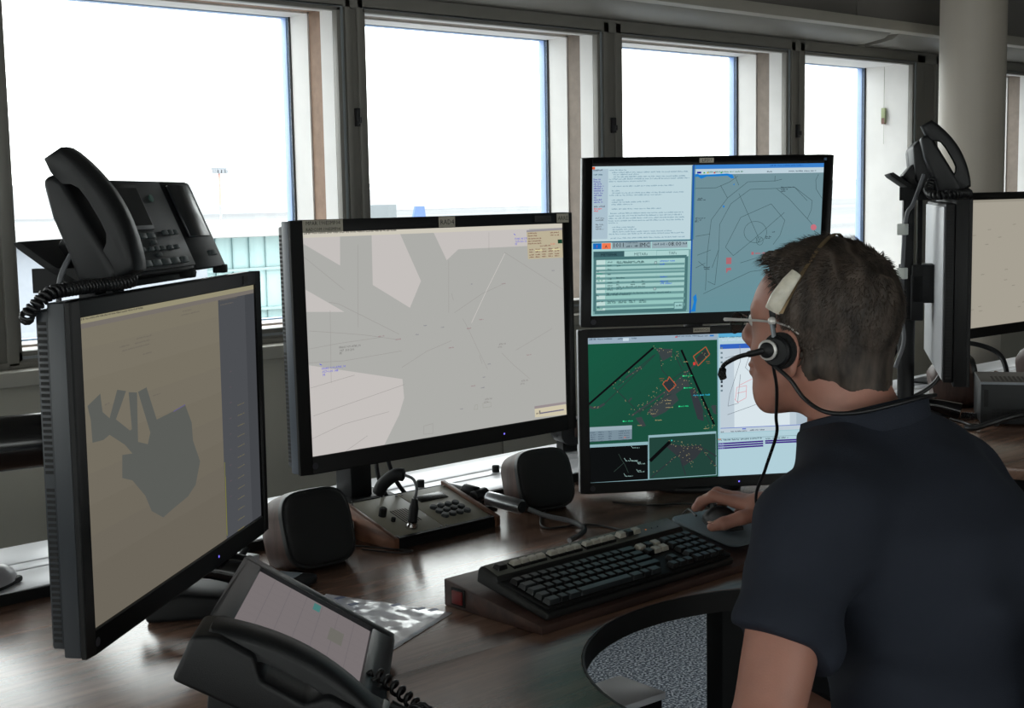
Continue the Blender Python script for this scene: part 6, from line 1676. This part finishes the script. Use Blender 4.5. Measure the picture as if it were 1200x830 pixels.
# shirt with creases, collar, trousers, shoes
def wr(P):
    x, y, z = P[..., 0], P[..., 1], P[..., 2]
    a = np.sin((x*.6+z*1.0+y*.5)*46+3*np.sin(x*9))*.0024
    b = np.sin(((x-1.40)*1.2-(z-.85)*.9)*38+2*np.sin(z*14))*.0042*np.exp(-((x-1.47)**2+(z-.86)**2)/.020)
    c = np.sin((z*1.1-x*.35)*70+2.5*np.sin(x*12+y*7))*.0016
    return (a*np.clip((1.04-z)*6, .2, 1)+b*1.6+c)*1.5
def f_shirt(P):
    d = torso_sdf(P, .006)
    sl = chain(P, (SHL, np.array(SHL)*.30+np.array(ELL_)*.70), (.067, .063), .02)
    n1 = (np.array(ELL_)-np.array(SHL)); n1 /= np.linalg.norm(n1); n1 = n1-.25*np.array((.734, -.679, 0)); n1 /= np.linalg.norm(n1)
    sl = smax(sl, (P-(np.array(SHL)*.44+np.array(ELL_)*.56).astype(np.float32)) @ n1.astype(np.float32), .006)
    sr = chain(P, (SHR, np.array(SHR)*.35+np.array(ELR)*.65), (.063, .060), .02)
    n2 = (np.array(ELR)-np.array(SHR)); n2 /= np.linalg.norm(n2)
    sr = smax(sr, (P-(np.array(SHR)*.40+np.array(ELR)*.60).astype(np.float32)) @ n2.astype(np.float32), .006)
    d = smin(smin(d, sl, .028), sr, .028)
    d = d+wr(P)
    nz = P[..., 2]-(1.120-(P[..., 1]-1.02)*.30)                   # neckline slopes down to the front
    d = smax(d, nz, .006)
    return smax(d, .56-P[..., 2], .006)
M_navy = mat('navy_cotton', (38, 42, 52), .85, spec=.25, var=.06, bump=.35, bscale=700)
shirt = mesh_obj('polo_shirt', [mesh_of(f_shirt, (1.22, .64, .53), (2.06, 1.24, 1.16), .0062)], M_navy, man, MO, 2)
# collar: a folded band round the neck
g = G(); NN = 40; rings = []
for i in range(NN+1):
    a = R(-78)+(2*math.pi-R(3))*i/NN                               # open at the throat
    ca, sa = math.cos(a+math.pi/2+R(78)+R(12)), math.sin(a+math.pi/2+R(78)+R(12))
    fr = .5+.5*sa                                                  # 1 in front
    cx, cy = 1.640, 1.058
    r0 = .0765; zt = 1.145-.052*fr
    pin = (cx+ca*r0, cy+sa*r0*1.02, zt-.020); ptop = (cx+ca*(r0+.004), cy+sa*(r0+.004), zt); pt2 = (cx+ca*(r0+.009), cy+sa*(r0+.009), zt-.002)
    pout = (cx+ca*(r0+.015), cy+sa*(r0+.015), zt-.036); pou2 = (cx+ca*(r0+.010), cy+sa*(r0+.010), zt-.038); pi2 = (cx+ca*(r0+.003), cy+sa*(r0+.003), zt-.012)
    rings.append([tuple(Vector(p)-Vector(MO)) for p in (pin, ptop, pt2, pout, pou2, pi2)])
g.loft(rings); g.build('collar', M_navy, shirt, bevel=.0015, sharp=70)
def f_tr(P): return smax(smin(leg_sdf(P, .008), ell(P, (1.655, .83, .56), (.185, .145, .10)), .04), P[..., 2]-.60, .01)
mesh_obj('trousers', [mesh_of(f_tr, (1.38, .62, .07), (1.94, 1.48, .63), .011)], mat('dark_trousers', (34, 36, 42), .85), man, MO, 2)
for s in (-1, 1):
    def f_sh(P, s=s): return smax(smin(ell(P, (1.66+s*.15, 1.43, .045), (.048, .115, .045)), ell(P, (1.66+s*.15, 1.37, .07), (.044, .055, .05)), .03), .004-P[..., 2], .004)
    mesh_obj('shoe', [mesh_of(f_sh, (1.66+s*.15-.07, 1.28, -.01), (1.66+s*.15+.07, 1.57, .15), .007)], mat('shoe_black', (22, 22, 22), .4), man, MO, 1)
# hair
def hair_edge(L):
    """> 0 where hair grows, growing inwards (metres)"""
    y, z, x = L[..., 1], L[..., 2], np.abs(L[..., 0])
    yb = np.interp(z, [-.10, -.056, -.036, -.010, .026, .055, .088, .100, .14], [-.014, -.012, -.002, .022, .030, .030, .058, .072, .3]).astype(np.float32)
    lo = z-np.interp(y, [-.12, -.075, -.030, .2], [-.066, -.066, -.050, -.20]).astype(np.float32)
    e = np.minimum(yb-y, lo)
    return e
def ear_gap(L):                                                    # keep the ear free
    q = L*1.0; q[..., 0] = np.abs(q[..., 0]); return ell(q, (.080, .013, -.018), (.020, .021, .031), rotm(R(-14)))
def f_hair(P):
    L = hl(P); e = hair_edge(L); base = smin(head_sdf(L), (neck_sdf(P))/HS, .022)
    x, y, z = L[..., 0], L[..., 1], L[..., 2]
    th = .0125*np.clip(e/.020, 0, 1)**.7*np.clip(.62+z*4.0, .28, 1.15)
    th = th+.0026*np.sin(x*150+3*np.sin(y*60))*np.clip(z*14, 0, 1)+.0016*np.sin(y*190+x*70)
    th = th+.010*np.exp(-((z-.105)**2/.0006+(y-.068)**2/.0005))*(1-np.clip(np.abs(x)/.06, 0, 1))      # quiff over the forehead
    d = base-th; d = np.maximum(d, -e); d = np.maximum(d, -ear_gap(L)); return d*HS
def hair_material():
    m = bpy.data.materials.new('hair'); m.use_nodes = True; n = m.node_tree; b = n.nodes['Principled BSDF']
    t = n.nodes.new('ShaderNodeTexCoord'); no = n.nodes.new('ShaderNodeTexNoise'); no.inputs['Scale'].default_value = 60; no.inputs['Detail'].default_value = 4
    mp = n.nodes.new('ShaderNodeMapping'); mp.inputs['Scale'].default_value = (1, 1, .3); n.links.new(t.outputs['Object'], mp.inputs[0]); n.links.new(mp.outputs[0], no.inputs['Vector'])
    cr = n.nodes.new('ShaderNodeValToRGB'); cr.color_ramp.elements[0].position = .35; cr.color_ramp.elements[0].color = (*lin((42, 35, 30)), 1); cr.color_ramp.elements[1].position = .7; cr.color_ramp.elements[1].color = (*lin((88, 76, 67)), 1)
    n.links.new(no.outputs[0], cr.inputs[0]); n.links.new(cr.outputs[0], b.inputs['Base Color']); b.inputs['Roughness'].default_value = .6
    return m
M_hair = hair_material()
hp_parts = mesh_of(f_hair, (1.50, .97, 1.10), (1.77, 1.24, 1.385), .003)
hair = mesh_obj('hair', [hp_parts], M_hair, man, MO, 1)
rg = np.random.RandomState(4); hv = hp_parts[0]; Lh = hl(hv.astype(np.float32))
keep = np.where((hair_edge(Lh) > .001))[0]; idx = rg.choice(keep, 9000)
sv = []; sf = []
for i in idx:
    l = Lh[i]; c = np.array((0, -.012, .03)); nrm = (l-c)/np.array((.077, .098, .09))**2; nrm /= np.linalg.norm(nrm)
    crown = np.array((0, -.075, .105)); fl_ = (l-crown); 
    fl_ = fl_/max(.02, np.linalg.norm(fl_))+np.array((0, .25 if l[2] > .05 else 0, -.55 if l[2] < .09 else .1))+rg.normal(0, .22, 3)
    fl_ -= nrm*(fl_ @ nrm); fl_ /= max(1e-4, np.linalg.norm(fl_))
    Ls = rg.uniform(.010, .022)*(1.0 if l[2] > .03 else .6); b0 = l-nrm*.002; b1 = l+fl_*Ls*.55+nrm*.0022; b2 = l+fl_*Ls+nrm*(.0008+rg.uniform(0, .0030)*(2 if l[2] > .1 else .5))
    side = np.cross(nrm, fl_); wd = .0009; k = len(sv)
    for p, ww in ((b0, wd), (b1, wd*.8)): sv += [p-side*ww, p+side*ww]
    sv.append(b2); sf += [(k, k+1, k+3, k+2), (k+2, k+3, k+4)]
me = bpy.data.meshes.new('hair_strands'); V = (HR @ (np.array(sv)*HS).T).T+HC-np.array(MO); me.from_pydata(V.tolist(), [], sf); me.materials.append(M_hair)
o = bpy.data.objects.new('hair_strands', me); COL.objects.link(o); o.parent = hair; o['kind'] = 'stuff'

# ---------------------------------------------------------------- spectacles
gl_ = thing('eyeglasses', 'thin silver framed eyeglasses worn by the seated man', 'glasses', tuple(hw((0, .1, .020))))
GO = Vector(gl_.location); hg_ = lambda p: hw(p)-GO
M_silv = mat('silver_wire', (215, 212, 208), .3, .35)
for s in (-1, 1):
    ln = G(); pts = [hg_((s*(.034+.024*math.cos(2*math.pi*k/20)), .112-.0035*abs(math.cos(2*math.pi*k/20)), .013+.016*math.sin(2*math.pi*k/20)*(1 if math.sin(2*math.pi*k/20) < 0 else .85))) for k in range(20)]
    pt2 = [p+Vector(HR @ np.array((0, .0015, 0))) for p in pts]
    ln.loft([[tuple(p) for p in pts], [tuple(p) for p in pt2]]); ln.build('lens', glass_mat('lens_glass', (.55, .68, .68)), gl_)
    G().tube([tuple(p) for p in pts+[pts[0]]], .0011, 6).build('rim', mat('dark_rim', (40, 42, 44), .3, .5), gl_)
    G().tube([tuple(hg_(p)) for p in ((s*.057, .1105, .019), (s*.070, .112, .020), (s*.077, .104, .021), (s*.081, .060, .022), (s*.083, .030, .021), (s*.084, .010, .016), (s*.083, -.004, .006))], [.0026, .0030, .0026, .0020, .0016, .0014, .0012], 6).build('temple_arm', M_silv, gl_)
G().tube([tuple(hg_(p)) for p in ((-.011, .112, .017), (0, .114, .021), (.011, .112, .017))], .0011, 6).build('bridge', M_silv, gl_)

# ---------------------------------------------------------------- headset
hd = thing('headset', 'black headset with thin metal band and boom microphone worn by the seated man', 'headset', tuple(hw((0, 0, .13))))
HO = Vector(hd.location); hh_ = lambda p: tuple(hw(p)-HO)
M_foam = mat('foam_black', (20, 20, 21), .9, bump=.9, bscale=900)
M_band = mat('brass_band', (132, 112, 84), .35, .6)
bp = []
for k in range(31):
    a = R(12)+(math.pi-R(24))*k/30; bp.append(((-.0960)*math.cos(a), .030-.056*math.sin(a), .006+.1375*math.sin(a)))
bp2 = [hh_(p) for p in bp]
g = G(); rings = []
for k, p in enumerate(bp2):
    t_ = (Vector(bp2[min(k+1, 30)])-Vector(bp2[max(k-1, 0)])).normalized(); fw = Vector(HR @ np.array((0, 1, 0))); up_ = t_.cross(fw).normalized()
    wv = .0030
    rings.append([tuple(Vector(p)+fw*a+up_*b) for a, b in ((-wv, -.0008), (wv, -.0008), (wv, .0008), (-wv, .0008))])
g.loft(rings); g.build('head_band', M_band, hd)
# cloth-wrapped slider on the left
sl_ = [hh_(p) for p in ((-.0925, .032, .038), (-.0935, .023, .056), (-.0885, .010, .078), (-.082, .001, .092))]
g = G(); rings = []
for k, p in enumerate(sl_):
    t_ = (Vector(sl_[min(k+1, 3)])-Vector(sl_[max(k-1, 0)])).normalized(); fw = Vector(HR @ np.array((0, 1, 0))); fw = (fw-t_*fw.dot(t_)).normalized(); up_ = t_.cross(fw)
    for dd in (0,):
        rings.append([tuple(Vector(p)+fw*.0115*math.cos(b)*(1, 1.05, .95, .75)[k]+up_*.0052*math.sin(b)) for b in [2*math.pi*j/14 for j in range(14)]])
g.loft(rings); g.build('wrapped_pad', mat('ivory_wrap', (214, 208, 192), .25, var=.15, vscale=60, bump=.6, bscale=120), hd, bevel=.001)
G().tube([hh_(p) for p in ((-.0925, .032, .040), (-.0940, .030, .024), (-.0955, .028, .014))], [.0048, .0042, .0036], 8).build('slider_arm', M_black, hd)
G().ball(hh_((-.0975, .030, .024)), .0058, 10).build('hinge_ball', M_silv, hd)
G().tube([hh_(p) for p in ((-.098, .030, .022), (-.100, .026, .006), (-.101, .024, -.008))], .0034, 8).build('yoke', mat('grey_yoke', (90, 94, 98), .3, .5), hd)
for s in (-1, 1):
    cx = Vector(hh_((s*.086, .020, -.016))); ax = Vector(HR @ np.array((s, .12, 0))).normalized()
    q = ax.to_track_quat('Z', 'Y').to_matrix().to_4x4(); q.translation = cx-ax*.006
    G().lathe([(.012, -.002), (.022, .0), (.0252, .005), (.0252, .011), (.022, .0155), (.014, .016)], 26, q).build('ear_cushion', M_foam, hd)
    q2 = q.copy(); q2.translation = cx+ax*.010
    G().lathe([(.021, 0), (.021, .006), (.018, .009), (.0001, .0095)], 24, q2).build('ear_cup', M_black, hd)
ax = Vector(HR @ np.array((-1, .12, 0))).normalized(); q = ax.to_track_quat('Z', 'Y').to_matrix().to_4x4()
bc = Vector(hh_((-.107, .031, -.014))); q.translation = bc
G().lathe([(.0115, -.004), (.0140, .0), (.0140, .003), (.0112, .0045), (.0100, .002)], 24, q).build('silver_ring', M_silv, hd)
G().lathe([(.0112, -.002), (.0105, .006), (.006, .009), (.0001, .0095)], 20, q).build('boom_pivot', M_black, hd)
bm2 = spline([(-.113, .034, -.014), (-.114, .048, -.018), (-.108, .075, -.025), (-.098, .100, -.037), (-.092, .106, -.046)], 8)
G().tube([hh_(p) for p in bm2], [.0045]*12+[.0032]*(len(bm2)-12), 8).build('boom', M_black, hd, sharp=60)
G().tube([hh_(p) for p in ((-.0925, .105, -.044), (-.089, .108, -.051), (-.087, .106, -.057))], [.0052, .0060, .0050], 10).build('microphone_tip', M_foam, hd)
c1 = spline([hw((-.100, .024, -.034)), (1.520, 1.095, 1.169), (1.523, 1.073, 1.144), (1.518, 1.035, 1.131), (1.535, 1.000, 1.132), (1.575, .972, 1.140), (1.62, .958, 1.146), (1.66, .960, 1.145)], 10)
G().tube([tuple(p-HO) for p in c1], .0030, 8).build('neck_cable', M_cable, hd, sharp=60)
c2 = spline([hw((-.100, .026, -.034)), (1.545, 1.135, 1.150), (1.575, 1.158, 1.105), (1.603, 1.178, 1.073), (1.643, 1.227, 1.011), (1.684, 1.275, .947), (1.71, 1.26, .87), (1.71, 1.20, .80)], 10)
G().tube([tuple(p-HO) for p in c2], .0024, 8).build('long_cable', M_cable, hd, sharp=60)

# ---------------------------------------------------------------- office chair (mostly below and outside the frame)
oc = thing('office_chair', 'black swivel office chair under the seated man', 'chair', (1.655, .80, 0))
M_fab = mat('chair_fabric', (34, 34, 38), .9, bump=.4, bscale=900)
G().box(-.24, .24, -.22, .24, .375, .445).build('seat', M_fab, oc, bevel=.03, seg=4)
G(TR(0, -.27, .50) @ RX(R(-8))).box(-.21, .21, -.03, .03, 0, .42).build('backrest', M_fab, oc, bevel=.028, seg=4)
G().side([(-.28, .40), (-.32, .44), (-.34, .66), (-.31, .66), (-.29, .46), (-.10, .375), (-.10, .35)], -.03, .03).build('back_spine', M_black, oc, bevel=.004)
G().cyl((0, 0, .10), (0, 0, .375), .028).build('gas_column', M_black, oc)
for k in range(5):
    a = 2*math.pi*k/5+.3; c, s = math.cos(a), math.sin(a)
    G().tube([(0, 0, .12), (c*.16, s*.16, .10), (c*.30, s*.30, .075)], [.030, .022, .016], 10).build('base_leg', M_black, oc)
    ca = G().cyl((c*.30-s*.018, s*.30+c*.018, .028), (c*.30+s*.018, s*.30-c*.018, .028), .028, n=18); ca.build('caster', M_black2, oc, bevel=.004)
# repeats of one kind share a group
GROUPS = {'monitor': 'flat monitors on the console desks', 'desk_phone': 'desk telephones above the monitors', 'phone_bracket': 'telephone brackets above the monitors',
          'console_desk': 'walnut console desks', 'gooseneck_microphone': 'gooseneck microphones', 'microphone_arm': 'silver microphone arms', 'intercom_panel': 'wood sided intercom panels',
          'coiled_cord': 'coiled telephone cords', 'display_cable': 'display cables', 'line_cable': 'grey telephone line cables', 'cable_clip': 'white clips on the grey line cable'}
for o in list(scene.objects):
    b = o.name.split('.')[0]
    if o.parent is None and b in GROUPS and 'group' not in o: o['group'] = GROUPS[b]
